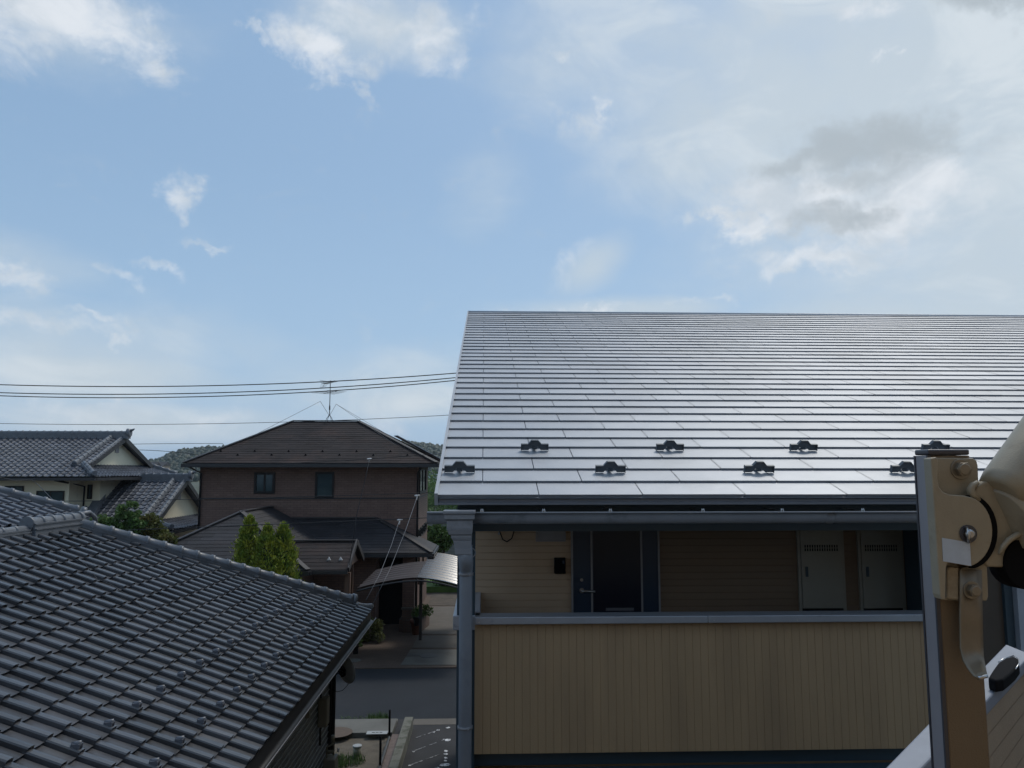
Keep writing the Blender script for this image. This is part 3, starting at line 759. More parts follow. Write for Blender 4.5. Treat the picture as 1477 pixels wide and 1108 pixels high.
clip(rf, [((XE_, YC_, ZEV), HN), ((XE_ - HR, 0, 0), (-1, 0, 0))])
# far-facing hip slope and left slope (mostly hidden)
g = MB(); dvf = Vector((0, -math.cos(THF), math.sin(THF)))
tile_slope(g, (XE_, YC_, ZEV), (-1, 0, 0), dvf, int(2 * HR / W_) + 1, int(HY / math.cos(THF) / G_) + 1, W_, G_, .026, .038)
rf2 = g.build('far_roof_slope', m_kawara, near)
clip(rf2, [((XE_, YC_, ZEV), -HN), ((XE_ - 2 * HR, YC_, ZEV), Vector((-HY, -HR, 0)).normalized())])
g = MB(); dvl = Vector((math.cos(TH), 0, math.sin(TH)))
tile_slope(g, (XE_ - 2 * HR, YC_, ZEV), (0, -1, 0), dvl, nu, nvv, W_, G_, .026, .038)
rf3 = g.build('left_roof_slope', m_kawara, near)
clip(rf3, [((XE_ - 2 * HR, YC_, ZEV), Vector((HY, HR, 0)).normalized()), ((XE_ - HR, 0, 0), (1, 0, 0))])
# roof underside / soffit
g = MB(); zt_ = ZEV - .03
A, B_, Cc, D_ = (XE_ - .02, 2.0, zt_), (XE_ - .02, YC_ - .02, zt_), (XE_ - 2 * HR + .02, YC_ - .02, zt_), (XE_ - 2 * HR + .02, 2.0, zt_)
r1, r2 = (XE_ - HR, 2.0, zt_ + HR * SL - .02), (XE_ - HR, YC_ - HY, zt_ + HR * SL - .02)
g.add([A, B_, Cc, D_, r1, r2], [(0, 1, 5, 4), (1, 2, 5), (2, 3, 4, 5), (0, 3, 2, 1), (0, 4, 3)])
g.build('soffit', m_post, near)
# hip and ridge
top = TOP.copy(); ddh = (Vector((XE_, YC_, ZEV)) - top).normalized()
def onhip(t): return Vector((XE_, YC_, ZEV)) - ddh * t
g = MB(); a = onhip(.52)
cap_ridge(g, top + Vector((0, 0, .02)), a + Vector((0, 0, .02)), .074, .07, .16, .262, 2)
hp = g.build('hip_ridge', m_ridge, near)
g = MB(); e = onhip(.46) + Vector((0, 0, .10)); dd = ddh
g.tube([e - dd * .02, e, e + dd * .05, e + dd * .06], [.085, .105, .105, .07], 18); g.tube([e + dd * .055, e + dd * .07], [.05, .045], 14)
g.tube([e + dd * .02 + Vector((0, 0, -.11)), e + dd * .12 + Vector((0, 0, -.12))], [.09, .085], 12)
g.build('hip_end_tile', m_ridge, hp)
g = MB(); q0 = onhip(.42) + Vector((0, 0, .01))
g.tube([q0, q0 + dd * .17, q0 + dd * .3 + Vector((0, 0, .02)), q0 + dd * .40 + Vector((0, 0, .055)), q0 + dd * .43 + Vector((0, 0, .06))], [.06, .062, .06, .055, .03], 14)
g.build('corner_tile', m_ridge, hp)
g = MB(); y9 = on_x(38, 770, XE_ - HR).y
cap_ridge(g, top + Vector((0, .12, .0)), (top.x, y9, top.z), .08, .13, .22, .24, 2)
for yy in (top.y + .12, y9):
    g.tube([(top.x, yy - .02, top.z + .13), (top.x, yy + .05, top.z + .13)], .095, 16)
g.build('main_ridge', m_ridge, near)
g = MB(); cap_ridge(g, (top.x, y9 - .03, top.z + .0), (top.x - .2, 2.0, top.z), .055, .06, .15, .26, 2)
g.build('rear_ridge', m_ridge, near)
# curved verge tile on ridge end
g = MB(); g.tube([(top.x + .02, top.y + .1, top.z + .18), (top.x + .05, top.y + .35, top.z + .20), (top.x + .06, top.y + .5, top.z + .12), (top.x + .06, top.y + .54, top.z + .02)], .035, 10); g.build('ridge_end_tile', m_ridge, near)
# snow stops: small raised bars in two rows
gs = MB(); nrm = Vector((math.sin(TH), 0, math.cos(TH)))
def stop_mesh():
    g = MB(); sd_ = -dvn
    g.add([(v) for v in []], [])
    a = Vector((0, 0, 0))
    g.tube([a - dvn * .03 + nrm * .02, a - dvn * .02 + nrm * .045, a + dvn * .03 + nrm * .02], [.022, .03, .02], 8)
    g.beam(a + nrm * .01 + dvn * .02, a + nrm * .03 - dvn * .04, .06, .05, nrm)
    return g
sm0 = stop_mesh().build('snow_stop', m_kawara2, near); sm0.data.transform(Matrix.Translation(Vector(near.location)))
fst = True
for row, par in ((2, 0), (4, 1)):
    for i in range(0, nu - 5):
        if i % 2 != par: continue
        yy = YC_ - (i + .19 + 3) * W_
        if yy < 6.2: continue
        pos = Vector((XE_, yy, ZEV)) + dvn * (row * G_ + .06) + nrm * .04
        if pos.y > YC_ - (XE_ - pos.x) * HY / HR - .4: continue
        o = sm0 if fst else sm0.copy()
        if not fst: o.parent = near; col.objects.link(o)
        fst = False
        o.location = pos - Vector(near.location)
# gutter
g = MB(); gy0, gy1 = 2.0, YC_ + .02; gx = XE_ + .02; vs = []
pf2 = [(-.05 * math.cos(math.pi * i / 8), -.05 * math.sin(math.pi * i / 8)) for i in range(9)]
for yy in (gy0, gy1):
    for a, b in pf2: vs.append((gx + a, yy, ZEV - .15 + b))
g.add(vs, [(9 + i, 10 + i, i + 1, i) for i in range(8)], True)
gt = g.build('gutter', m_post, near); s_ = gt.modifiers.new('t', 'SOLIDIFY'); s_.thickness = .003
g = MB(); g.tube([(gx + .05, gy0, ZEV - .148), (gx + .05, gy1, ZEV - .148)], .007, 6); g.build('gutter_lip', m_trim, gt)
g = MB(); g.box(XE_ - .04, 2.0, ZEV - .2, XE_ - .02, YC_ - .03, ZEV - .02); g.build('eave_board', m_post, near)
# walls
XW = on_y(474, 1000, 13.75).x; YW = 13.78
g = MB(); g.box(XE_ - 2 * HR + .7, 2.2, 0, XW, YW, ZEV - .035); wl = g.build('wall', m_sidingdark, near)
g = MB()
z = .3
while z < ZEV - .1:
    g.box(XW, 2.2, z, XW + .012, YW, z + .014); z += .1
g.build('seam_highlights', m_seam_highlight, wl)
g = MB(); g.box(XW + .001, YW - .03, 0, XW + .05, YW + .05, ZEV - .04); g.build('corner_trim', m_post, near)
g = MB(); g.tube([(XW + .1, YW - .1, 0), (XW + .1, YW - .1, ZEV - .35), (XE_ - .02, YW - .1, ZEV - .09)], .035, 10); g.build('downpipe', m_post, near)
# meter cover and conduit on the siding
def onw(px, py): return on_x(px, py, XW)
pA, pB = onw(459, 1046), onw(459, 1010)
mt = thing('electric_meter_box', 'beige weathered meter box on the dark grey siding under the tiled eave', 'meter box', (XW + .06, (pA.y + pB.y) / 2, pA.z))
ym = (pA.y + pB.y) / 2
g = MB(); g.box(XW + .013, ym - .12, pA.z, XW + .16, ym + .12, pB.z + .03); o = g.build('case', m_meter, mt); bevel(o, .025, 3)
g = MB(); g.tube([(XW + .04, ym, pA.z - .3), (XW + .04, ym, pA.z)], .018, 8); g.tube([(XW + .04, ym - .02, pB.z + .02), (XW + .04, ym - .02, ZEV - .1)], .014, 8); g.build('conduit', m_post, mt)
p3 = onw(440, 1035)
sw = thing('junction_box', 'slim grey switch box with a conduit on the siding left of the meter box', 'junction box', (XW + .03, p3.y, p3.z))
g = MB(); g.box(XW + .013, p3.y - .05, p3.z, XW + .07, p3.y + .05, p3.z + .17); o = g.build('case', m_meter, sw); bevel(o, .01)
g = MB(); g.tube([(XW + .03, p3.y, p3.z + .16), (XW + .03, p3.y, ZEV - .08)], .010, 8); g.build('conduit', m_post, sw)
# gas meter with pipework at lower edge
p4 = on_y(463, 1086, 13.3)
gmt = thing('gas_meter', 'grey gas meter with tangled pipes against the siding at the lower edge', 'gas meter', (XW + .15, 13.3, p4.z - .5))
g = MB(); g.box(XW + .06, 13.12, p4.z - .45, XW + .25, 13.42, p4.z - .05); o = g.build('case', m_locker, gmt); bevel(o, .02, 3)
g = MB()
g.tube([(XW + .1, 13.2, p4.z - .06), (XW + .1, 13.2, p4.z + .12), (XW + .18, 13.2, p4.z + .16), (XW + .18, 13.36, p4.z + .16), (XW + .18, 13.36, p4.z - .06)], .016, 8)
g.tube([(XW + .18, 13.28, p4.z + .16), (XW + .18, 13.28, p4.z + .28)], .03, 8); g.tube([(XW + .1, 13.15, p4.z + .07), (XW + .22, 13.15, p4.z + .07)], .024, 8)
g.build('pipework', m_meter, gmt)
g = MB(); g.tube([(XW + .24, 13.36, p4.z + .02), (XW + .27, 13.36, p4.z + .02)], .03, 10); g.build('valve', m_ceramic, gmt)
# satellite dish seen from behind
dc = on_y(497, 966, 13.5); 
dish = thing('satellite_dish', 'round grey satellite dish on the eave corner of the near tiled house', 'satellite dish', (XE_ - .25, 13.5, dc.z))
ax = Vector((.62, .74, .22)).normalized(); sA = ax.cross(Vector((0, 0, 1))).normalized(); uA = sA.cross(ax)
g = MB(); rr = .23; vs = []; nr = 7; ns = 28
for i in range(nr + 1):
    q = rr * i / nr
    for k_ in range(ns):
        t = 2 * math.pi * k_ / ns; vs.append(dc + (sA * math.cos(t) + uA * math.sin(t) * 1.1) * q + ax * (q * q / rr * .28 - .03))
fs = [(i * ns + k_, i * ns + (k_ + 1) % ns, (i + 1) * ns + (k_ + 1) % ns, (i + 1) * ns + k_) for i in range(nr) for k_ in range(ns)]
g.add(vs, fs, True); o = g.build('reflector', m_dish, dish); s_ = o.modifiers.new('t', 'SOLIDIFY'); s_.thickness = .008
g = MB(); bk = dc - ax * .06
ringp = [bk + (sA * math.cos(t) + uA * math.sin(t)) * .08 for t in [2 * math.pi * i / 20 for i in range(21)]]
g.tube(ringp, .018, 6, caps=False)
for i in range(3):
    t = 2 * math.pi * i / 3 + .4; g.tube([bk, bk + (sA * math.cos(t) + uA * math.sin(t)) * .1], .015, 6)
g.tube([bk - ax * .03, bk + ax * .03], .045, 12)
g.tube([bk, bk - ax * .1, (XW + .02, 13.55, dc.z + .12)], .02, 8)
g.build('mount', m_rubber, dish)
lnb = on_y(509, 974, 13.75)
g = MB(); g.tube([dc - uA * .22, (dc - uA * .27 + lnb) / 2 + Vector((0, 0, -.05)), lnb], .011, 8); g.build('arm', m_trim, dish)
g = MB(); g.tube([lnb - ax * .05, lnb - ax * .02, lnb + ax * .03], [.03, .034, .02], 12); g.build('receiver', m_ceramic, dish)
g = MB(); cab = [on_y(a, b, 13.6) for a, b in ((476, 985), (478, 994), (486, 998), (494, 996), (500, 990), (505, 982))]; g.tube(cab, .005, 6); g.build('cable', m_rubber, dish)

# ================================================================== second tiled roof behind it
S2 = R(23.5); t2 = math.tan(S2)
a2 = on_y(0, 713, 14.2); b2 = on_y(133, 746, 15.35)
zc2 = b2.z
bh = thing('tiled_roof_house', 'tiled hip roof house just behind the near roof at the left edge', 'house', (b2.x - 3, b2.y - 3, 0))
g = MB(); dv2 = Vector((-math.cos(S2), 0, math.sin(S2))); n2 = int(6.5 / .285)
tile_slope(g, (b2.x, b2.y - n2 * .285, zc2), (0, 1, 0), dv2, n2, 14, .285, .25, .02, .036)
o = g.build('roof', m_kawara2, bh); clip(o, [((b2.x, b2.y, zc2), Vector((-1, 1, 0)).normalized())])
g = MB(); tile_slope(g, (b2.x, b2.y, zc2), (-1, 0, 0), Vector((0, -math.cos(S2), math.sin(S2))), 24, 14, .285, .25, .02, .036)
o = g.build('far_roof_slope', m_kawara2, bh); clip(o, [((b2.x, b2.y, zc2), Vector((1, -1, 0)).normalized())])
g = MB(); tp = b2 + Vector((-3.1, -3.1, 3.1 * t2)); cap_ridge(g, tp, b2 + Vector((-.2, -.2, .2 * t2)), .07, .07, .16, .27, 2)
e = b2 + Vector((-.15, -.15, .12)); g.tube([e, e + dd * .08], .1, 12); g.build('hip_ridge', m_ridge, bh)
g = MB(); cap_ridge(g, tp, tp + Vector((0, -4, 0)), .07, .1, .18, .27, 2); g.build('main_ridge', m_ridge, bh)
g = MB(); g.box(b2.x - 6.5, b2.y - 6.4, 0, b2.x - .6, b2.y - .6, zc2 - .05); g.build('wall', m_cream, bh)
g = MB(); g.add([(b2.x, b2.y, zc2 - .03), (b2.x - 7, b2.y, zc2 - .03), (b2.x - 7, b2.y - 7, zc2 - .03), (b2.x, b2.y - 7, zc2 - .03)], [(0, 1, 2, 3)]); g.build('soffit', m_post, bh)

# ================================================================== cream house with hip-and-gable roofs
def irimoya(root, xl, xe, ye, zeave, zridge, yr, xg, zskirt_top, tilew=.27, gauge=.26, leftopen=True, wallmat=None, prefix=''):
    """ridge along X at yr from xl to the gable plane xg; front eave at ye; skirt roof on the right out to xe"""
    th = math.atan2(zridge - zeave, yr - ye); c_, s_ = math.cos(th), math.sin(th)
    Lv = (yr - ye) / c_
    nu = int((xe - xl) / tilew) + 1; nv = int(Lv / gauge + .5); gg = Lv / nv
    prof = [(0, 0), (.35, -.01), (.62, 0), (.74, .8), (.83, 1), (.92, .8), (1.0, 0)]
    dvv = Vector((0, c_, s_))
    g = MB(); tile_slope(g, (xe - nu * tilew, ye, zeave), (1, 0, 0), dvv, nu, nv, tilew, gg, .03, .045, prof)
    rf = g.build(prefix + 'roof', m_kawara2, root)
    # main slope: left part goes to the ridge, beyond the gable only the skirt triangle stays
    zc = zskirt_top; ysk = ye + (zc - zeave) / math.tan(th)
    bm = bmesh.new(); bm.from_mesh(rf.data); org = wloc(rf)
    def zap(fn):
        rem = [f for f in bm.faces if fn(f.calc_center_median() + org)]
        bmesh.ops.delete(bm, geom=rem, context='FACES')
    skw = xe - xg
    zap(lambda p: p.x > xg + .02 + .34 and (p.y - ye) > (xe - p.x) * (ysk - ye) / skw)
    zap(lambda p: p.x > xg + .02 and p.y > ysk and p.x > xg + .36)
    bm.to_mesh(rf.data); bm.free()
    clip(rf, [((xl, 0, 0), (-1, 0, 0))])
    # back slope mirror
    g = MB(); g.add([(xl, yr, zridge), (xg + .36, yr, zridge), (xg + .36, 2 * yr - ye, zeave), (xl, 2 * yr - ye, zeave)], [(0, 3, 2, 1)])
    g.build(prefix + 'back_slope', m_kawara2, root)
    # skirt roof on the right side
    ts = math.atan2(zc - zeave, skw); g = MB()
    y0s, y1s = ye, 2 * yr - ye; nuu = int((y1s - y0s) / tilew) + 1; Ls = skw / math.cos(ts); ns_ = max(3, int(Ls / gauge + .5))
    tile_slope(g, (xe, y0s, zeave), (0, 1, 0), (-math.cos(ts), 0, math.sin(ts)), nuu, ns_, tilew, Ls / ns_, .03, .045, prof)
    sk = g.build(prefix + 'skirt_roof', m_kawara2, root)
    clip(sk, [((xe, y0s, 0), Vector((-(ysk - ye), -skw, 0)).normalized()), ((xe, y1s, 0), Vector((-(ysk - ye), skw, 0)).normalized())])
    # gable triangle
    g = MB(); g.prism([(xg, ysk - .05, zc - .02), (xg, 2 * yr - ysk + .05, zc - .02), (xg, yr, zridge - .12)], (-.1, 0, 0)); gb = g.build('gable', wallmat, root)
    g = MB(); g.box(xg, yr - .16, zc + .55 * (zridge - zc) - .12, xg + .03, yr + .16, zc + .55 * (zridge - zc) + .14); g.build('vent', m_trim, gb)
    # barge boards, ridge caps
    g = MB()
    for s in (1, -1):
        A = Vector((xg + .34, yr, zridge + .02)); B = Vector((xg + .34, yr - s * (yr - ysk), zc + .05)); g.beam(A - Vector((0, 0, .1)), B - Vector((0, 0, .1)), .05, .2, (0, 0, 1))
    g.build('barge_board', m_post, root)
    g = MB(); cap_ridge(g, (xl, yr, zridge), (xg + .5, yr, zridge), .085, .2, .28, .3, 3)
    e = Vector((xg + .52, yr, zridge + .2)); g.tube([e - Vector((.1, 0, 0)), e + Vector((.04, 0, 0))], [.2, .17], 10)
    g.tube([e + Vector((0, 0, .08)), e + Vector((.12, 0, .13)), e + Vector((.2, 0, .18))], [.07, .05, .02], 8)
    g.build(prefix + 'main_ridge', m_ridge, root)
    g = MB()
    for s in (1, -1):
        cap_ridge(g, (xg - .22, yr, zridge), (xg - .22, yr - s * (yr - ysk) * 1.03, zc + .0), .085, .08, .2, .3, 2)
        cap_ridge(g, (xg + .26, yr, zridge), (xg + .26, yr - s * (yr - ysk), zc), .06, .05, .16, .3, 1)
    g.build(prefix + 'descending_ridge', m_ridge, root)
    for s in (1, -1):
        g = MB(); yy = yr - s * (yr - ysk); ye_ = yr - s * (yr - ye)
        cap_ridge(g, (xg + .1, yy, zc + .02), (xe - .12, yr - s * (yr - ye - .12), zeave + .06), .075, .1, .2, .3, 2)
        g.tube([(xe - .2, yr - s * (yr - ye - .2), zeave + .16), (xe - .02, yr - s * (yr - ye - .02), zeave + .14)], .10, 8)
        g.build(prefix + 'corner_ridge', m_ridge, root)
    g = MB(); g.box(xl, ye - .06, zeave - .14, xe + .05, ye + .04, zeave - .03); g.box(xe - .04, ye + .04, zeave - .14, xe + .06, 2 * yr - ye, zeave - .03); g.build(prefix + 'gutter', m_post, root)
    g = MB(); g.box(xl, ye + .045, zeave - .06, xe - .05, 2 * yr - ye, zeave - .035); g.build(prefix + 'soffit', m_post, root)
def win(root, x0, x1, z0, z1, y, face='y', curtain=False, t=.05, frame=None, mull=True):
    """window on a wall facing -Y (plane y) or facing +X (plane x=y with x0,x1 along Y)"""
    fr = MB(); gl = MB()
    def bx(mb, a0, a1, c0, c1, d0, d1):
        if face == 'y': mb.box(a0, y - d1, c0, a1, y - d0, c1)
        else: mb.box(y + d0, a0, c0, y + d1, a1, c1)
    bx(fr, x0, x1, z0, z0 + t, -.02, .05); bx(fr, x0, x1, z1 - t, z1, -.02, .05)
    bx(fr, x0, x0 + t, z0 + t, z1 - t, -.02, .05); bx(fr, x1 - t, x1, z0 + t, z1 - t, -.02, .05)
    if mull: m_ = (x0 + x1) / 2; bx(fr, m_ - t * .4, m_ + t * .4, z0 + t, z1 - t, -.02, .04)
    w = fr.build('window', frame or m_frame, root)
    bx(gl, x0 + t, x1 - t, z0 + t, z1 - t, .004, .012); gl.build('pane', m_glass, w)
    if curtain:
        cu = MB(); bx(cu, x0 + t, (x0 + x1) / 2 - t * .4, z0 + t, z1 - t, .013, .016); cu.build('curtain', m_curtain, w)
    return w
YCe = 30.3
cr = thing('cream_house', 'two storey cream rendered house with grey tiled hip and gable roofs', 'house', (-20, 33, 0))
xg = on_y(172, 650, 34.3).x; yr1 = 34.3
ze1 = on_y(60, 688, YCe).z; zr1 = on_y(150, 631, yr1).z
xe1 = on_y(137, 686, YCe).x
irimoya(cr, -36, xe1, YCe, ze1, zr1, yr1, xe1 - 1.1, on_y(140, 671, 31.4).z, wallmat=m_cream)
yw1 = YCe + .9; xw1 = on_y(100, 700, yw1).x
g = MB(); g.box(-36, yw1, 0, xw1, yw1 + 6.5, ze1 - .06); g.build('wall', m_cream, cr)
yw2 = YCe + 1.0; xw2 = xe1 - .8
g = MB(); g.box(xw1 + .001, yw1 + 1.2, 0, xw2, yw1 + 6.4, ze1 - .061); g.build('side_wall', m_cream, cr)
for (a, b, c0, c1) in ((8, 35, 735, 701), (54, 94, 745, 708)):
    win(cr, on_y(a, 700, yw1).x, on_y(b, 700, yw1).x, on_y(a, c0, yw1).z, on_y(a, c1, yw1).z, yw1)
ysw = yw1 + 1.2
win(cr, on_y(127, 700, ysw).x, on_y(134, 700, ysw).x, on_y(130, 720, ysw).z, on_y(130, 699, ysw).z, ysw, mull=False)
g = MB(); px_ = on_y(121.5, 700, ysw - .05); g.tube([(px_.x, ysw - .05, 0), (px_.x, ysw - .05, ze1 - .4), (px_.x - .1, YCe + .05, ze1 - .12)], .05, 8); g.build('downpipe', m_post, cr)
# lower wing
yr2 = 34.4; YC2 = 30.9; zr2 = on_y(230, 692, yr2).z; ze2 = on_y(240, 765, YC2).z; xe2 = on_y(248, 765, YC2).x
irimoya(cr, on_y(158, 690, yr2).x, xe2, YC2, ze2, zr2, yr2, xe2 - 1.15, on_y(240, 752, 31.8).z, wallmat=m_cream, prefix='wing_')
g = MB(); g.box(xw1, YC2 + .9, 0, xe2 - .8, YC2 + 6, ze2 - .06); g.build('wing_wall', m_cream, cr)
# valley edge where the wing roof meets the main wall
g = MB(); g.beam((on_y(163, 690, yr2).x, yr2, zr2 + .1), (on_y(126, 742, YC2 + .4).x, YC2 + .4, ze2 + .35), .35, .25); g.build('wing_flashing', m_ridge, cr)

# ================================================================== brown house
bw = thing('brown_house', 'two storey brown tiled house with dark slate hip roof and porch roofs', 'house', (-8, 30, 0))
YBE = 29.3; zbe = on_y(450, 668, YBE).z
bxl = on_y(264, 668, YBE).x; bxr = on_y(630, 668, YBE).x
YBR = 32.8; zbr = on_y(470, 608, YBR).z; rxl = on_y(423, 608, YBR).x; rxr = on_y(517, 608, YBR).x
def slopes(root, name, m, A, B, T0, T1, g_=.2, th_=None, ww=.7):
    """roof face with eave A->B (left to right seen from outside) and top edge T0 (over A) -> T1 (over B)"""
    A, B, T0, T1 = map(Vector, (A, B, T0, T1))
    du = (B - A).normalized(); n = du.cross(T0 - A if (T0 - A).length > .1 else T1 - A).normalized(); dv_ = n.cross(du).normalized()
    if dv_.z < 0: dv_ = -dv_
    n = du.cross(dv_)
    us = [(p - A).dot(du) for p in (A, B, T0, T1)]; vs_ = [(p - A).dot(dv_) for p in (T0, T1)]
    u0 = min(us); mb = MB()
    slate_slope(mb, A + du * u0, du, dv_, max(us) - u0, max(vs_), g_, ww, .006, .009, .010, .5, .0, .003)
    o = mb.build(name, m, root)
    pl = []
    for p, q in ((A, T0), (T1, B)):
        e_ = (q - p).normalized(); nn = e_.cross(n)
        mid_ = (A + B + T0 + T1) / 4
        if (mid_ - p).dot(nn) > 0: nn = -nn
        pl.append((p, nn))
    clip(o, pl); return o
e1, e2, e3, e4 = Vector((bxl, YBE, zbe)), Vector((bxr, YBE, zbe)), Vector((bxr, 2 * YBR - YBE, zbe)), Vector((bxl, 2 * YBR - YBE, zbe))
t1, t2_ = Vector((rxl, YBR, zbr)), Vector((rxr, YBR, zbr))
slopes(bw, 'roof', m_slate, e1, e2, t1, t2_)
slopes(bw, 'right_roof_slope', m_slate, e2, e3, t2_, t2_ + Vector((0, .001, 0)))
slopes(bw, 'left_roof_slope', m_slate, e4, e1, t1 + Vector((0, .001, 0)), t1)
g = MB(); g.add([e3, e4, t1, t2_], [(0, 1, 2, 3)]); g.build('back_slope', m_slate, bw)
g = MB()
for a, b in ((e1, t1), (e2, t2_), (e3, t2_), (t1, t2_)): g.beam(a + Vector((0, 0, .03)), b + Vector((0, 0, .03)), .18, .035)
g.build('hip_cap', m_slatecap, bw)
g = MB(); g.beam(e3 + Vector((.05, -.4, .08)), e3 + (t2_ - e3) * .62 + Vector((.1, -.1, .14)), .28, .03); g.build('ridge_flashing', m_coping, bw)
g = MB(); zz = zbe - .02
g.box(bxl - .03, YBE - .08, zz - .14, bxr + .03, YBE + .0, zz - .0); g.box(bxr - .0, YBE + .0, zz - .14, bxr + .08, 2 * YBR - YBE, zz); g.box(bxl - .08, YBE, zz - .14, bxl, 2 * YBR - YBE, zz); g.build('gutter', m_post, bw)
g = MB(); g.box(bxl + .002, YBE + .002, zz - .10, bxr - .002, 2 * YBR - YBE, zz - .06); g.build('soffit', m_post, bw)
YBW = YBE + .7; wxl = on_y(288, 690, YBW).x; wxr = on_y(602, 690, YBW).x
YBB = 2 * YBR - YBE - .7
g = MB(); g.box(wxl, YBW, 0, wxr, YBB, zz - .1); wall = g.build('wall', m_brown, bw)
zbnd = on_y(450, 718.5, YBW).z
g = MB(); g.box(wxl - .02, YBW - .03, zbnd - .04, wxr + .02, YBW - .0, zbnd + .02); g.box(wxr, YBW - .03, zbnd - .04, wxr + .03, YBB, zbnd + .02); g.build('string_course', m_slatecap, bw)
win(bw, on_y(367, 690, YBW).x, on_y(397, 690, YBW).x, on_y(380, 712, YBW).z, on_y(380, 681.5, YBW).z, YBW, t=.09)
win(bw, on_y(455, 690, YBW).x, on_y(482, 690, YBW).x, on_y(470, 719, YBW).z, on_y(470, 681, YBW).z, YBW, t=.07, mull=False)
def yx(px): return on_x(px, 690, wxr).y
win(bw, yx(604.5), yx(613.5), on_x(610, 711, wxr).z, on_x(610, 675, wxr).z, wxr, 'x', t=.1)
for k_ in range(4):
    a = yx(603.6 + k_ * 3.1); b = yx(605.6 + k_ * 3.1); 
    win(bw, a, b, on_x(604 + k_ * 3, 775 - k_ * 3, wxr).z, on_x(604 + k_ * 3, 763 - k_ * 3, wxr).z, wxr, 'x', t=.05, mull=False)
for px in (290.5, 603):
    xx = on_y(px, 690, YBW).x; g = MB(); g.tube([(xx, YBW - .06, 0), (xx, YBW - .06, zz - .35), (xx + (-.25 if px < 400 else .2), YBE + .02, zz - .12)], .04, 8); g.build('downpipe', m_post, bw)
# snow guards on brown roof
thb = math.atan2(zbr - zbe, YBR - YBE); dvb = Vector((0, math.cos(thb), math.sin(thb)))
for i in range(13):
    px = 318 + i * 24.5
    s = (.62 if i % 2 else .95); p = e1 + dvb * s; xx = on_y(px, 658, p.y).x
    if i > 11 and xx > bxr - 1.0: continue
    g = MB(); g.prism([(xx - .05, p.y, p.z + .01), (xx + .05, p.y, p.z + .01), (xx, p.y, p.z + .09)], (0, .04, 0)); g.build('snow_guard', m_rubber, bw)
# lower roofs
zt3 = on_y(480, 748, YBW).z; YL = 27.6; zl3 = on_y(560, 798, YL).z; lxr = on_y(623, 798, YL).x; txr = on_y(543, 748, YBW).x
lA = Vector((-7.5, YL, zl3)); lB = Vector((lxr, YL, zl3)); hp_ = YBW - YL
slopes(bw, 'porch_roof', m_slatedk, lA, lB, Vector((-7.5, YBW, zt3)), Vector((txr, YBW, zt3)))
q2 = Vector((lxr, YBW + .6, zl3))
slopes(bw, 'porch_side_slope', m_slatedk, lB, q2, Vector((txr + .25, YBW + .02, zt3 - .05)), Vector((txr + .25, YBW + .03, zt3 - .05)))
g = MB(); g.beam(lB + Vector((0, 0, .03)), Vector((txr, YBW, zt3 + .03)), .16, .035)
g.beam((-9, YBW - .04, zt3 + .03), (txr, YBW - .04, zt3 + .03), .1, .05)
g.build('porch_hip_cap', m_slatecap, bw)
g = MB(); g.box(-7.5, YL - .08, zl3 - .14, lxr + .03, YL, zl3 - .02); g.box(lxr, YL, zl3 - .14, lxr + .08, YBW + .6, zl3 - .02); g.build('porch_gutter', m_post, bw)
g = MB(); g.box(-7.5, YL + .02, zl3 - .1, lxr - .02, YBW, zl3 - .05); g.build('porch_soffit', m_post, bw)
# wing L
k1 = on_y(352, 738, 26.3); k2 = on_y(388, 732, 29.95); xm = (k1.x + k2.x) / 2; zk = (k1.z + k2.z) / 2
YF = 23.4; hw = 26.3 - YF; zf = zk - hw * .54
wA, wB = Vector((xm - hw, YF, zf)), Vector((xm + hw, YF, zf))
w1, w2 = Vector((xm, 26.3, zk)), Vector((xm, YBW, zk))
slopes(bw, 'wing_front_slope', m_slatedk, wA, wB, w1, w1 + Vector((.001, 0, 0)))
slopes(bw, 'wing_right_slope', m_slatedk, wB, Vector((xm + hw, YBW, zf)), w1, w2)
slopes(bw, 'wing_left_slope', m_slate, Vector((xm - hw, YBW, zf)), wA, w2, w1)
g = MB()
for a, b in ((wA, w1), (wB, w1), (w1, w2)): g.beam(a + Vector((0, 0, .03)), b + Vector((0, 0, .03)), .16, .035)
g.build('wing_hip_cap', m_slatecap, bw)
g = MB(); g.box(xm - hw - .03, YF - .08, zf - .14, xm + hw + .03, YF, zf - .02); g.box(xm + hw, YF, zf - .14, xm + hw + .08, YL, zf - .02); g.box(xm - hw - .08, YF, zf - .14, xm - hw, YBW, zf - .02); g.build('wing_gutter', m_post, bw)
g = MB(); g.box(xm - hw + .02, YF + .02, zf - .1, xm + hw - .02, YBW, zf - .05); g.build('wing_soffit', m_post, bw)
g = MB(); g.box(xm - hw + .6, YF + .6, 0, xm + hw - .9, YBW, zf - .1); g.build('wing_wall', m_brown, bw)
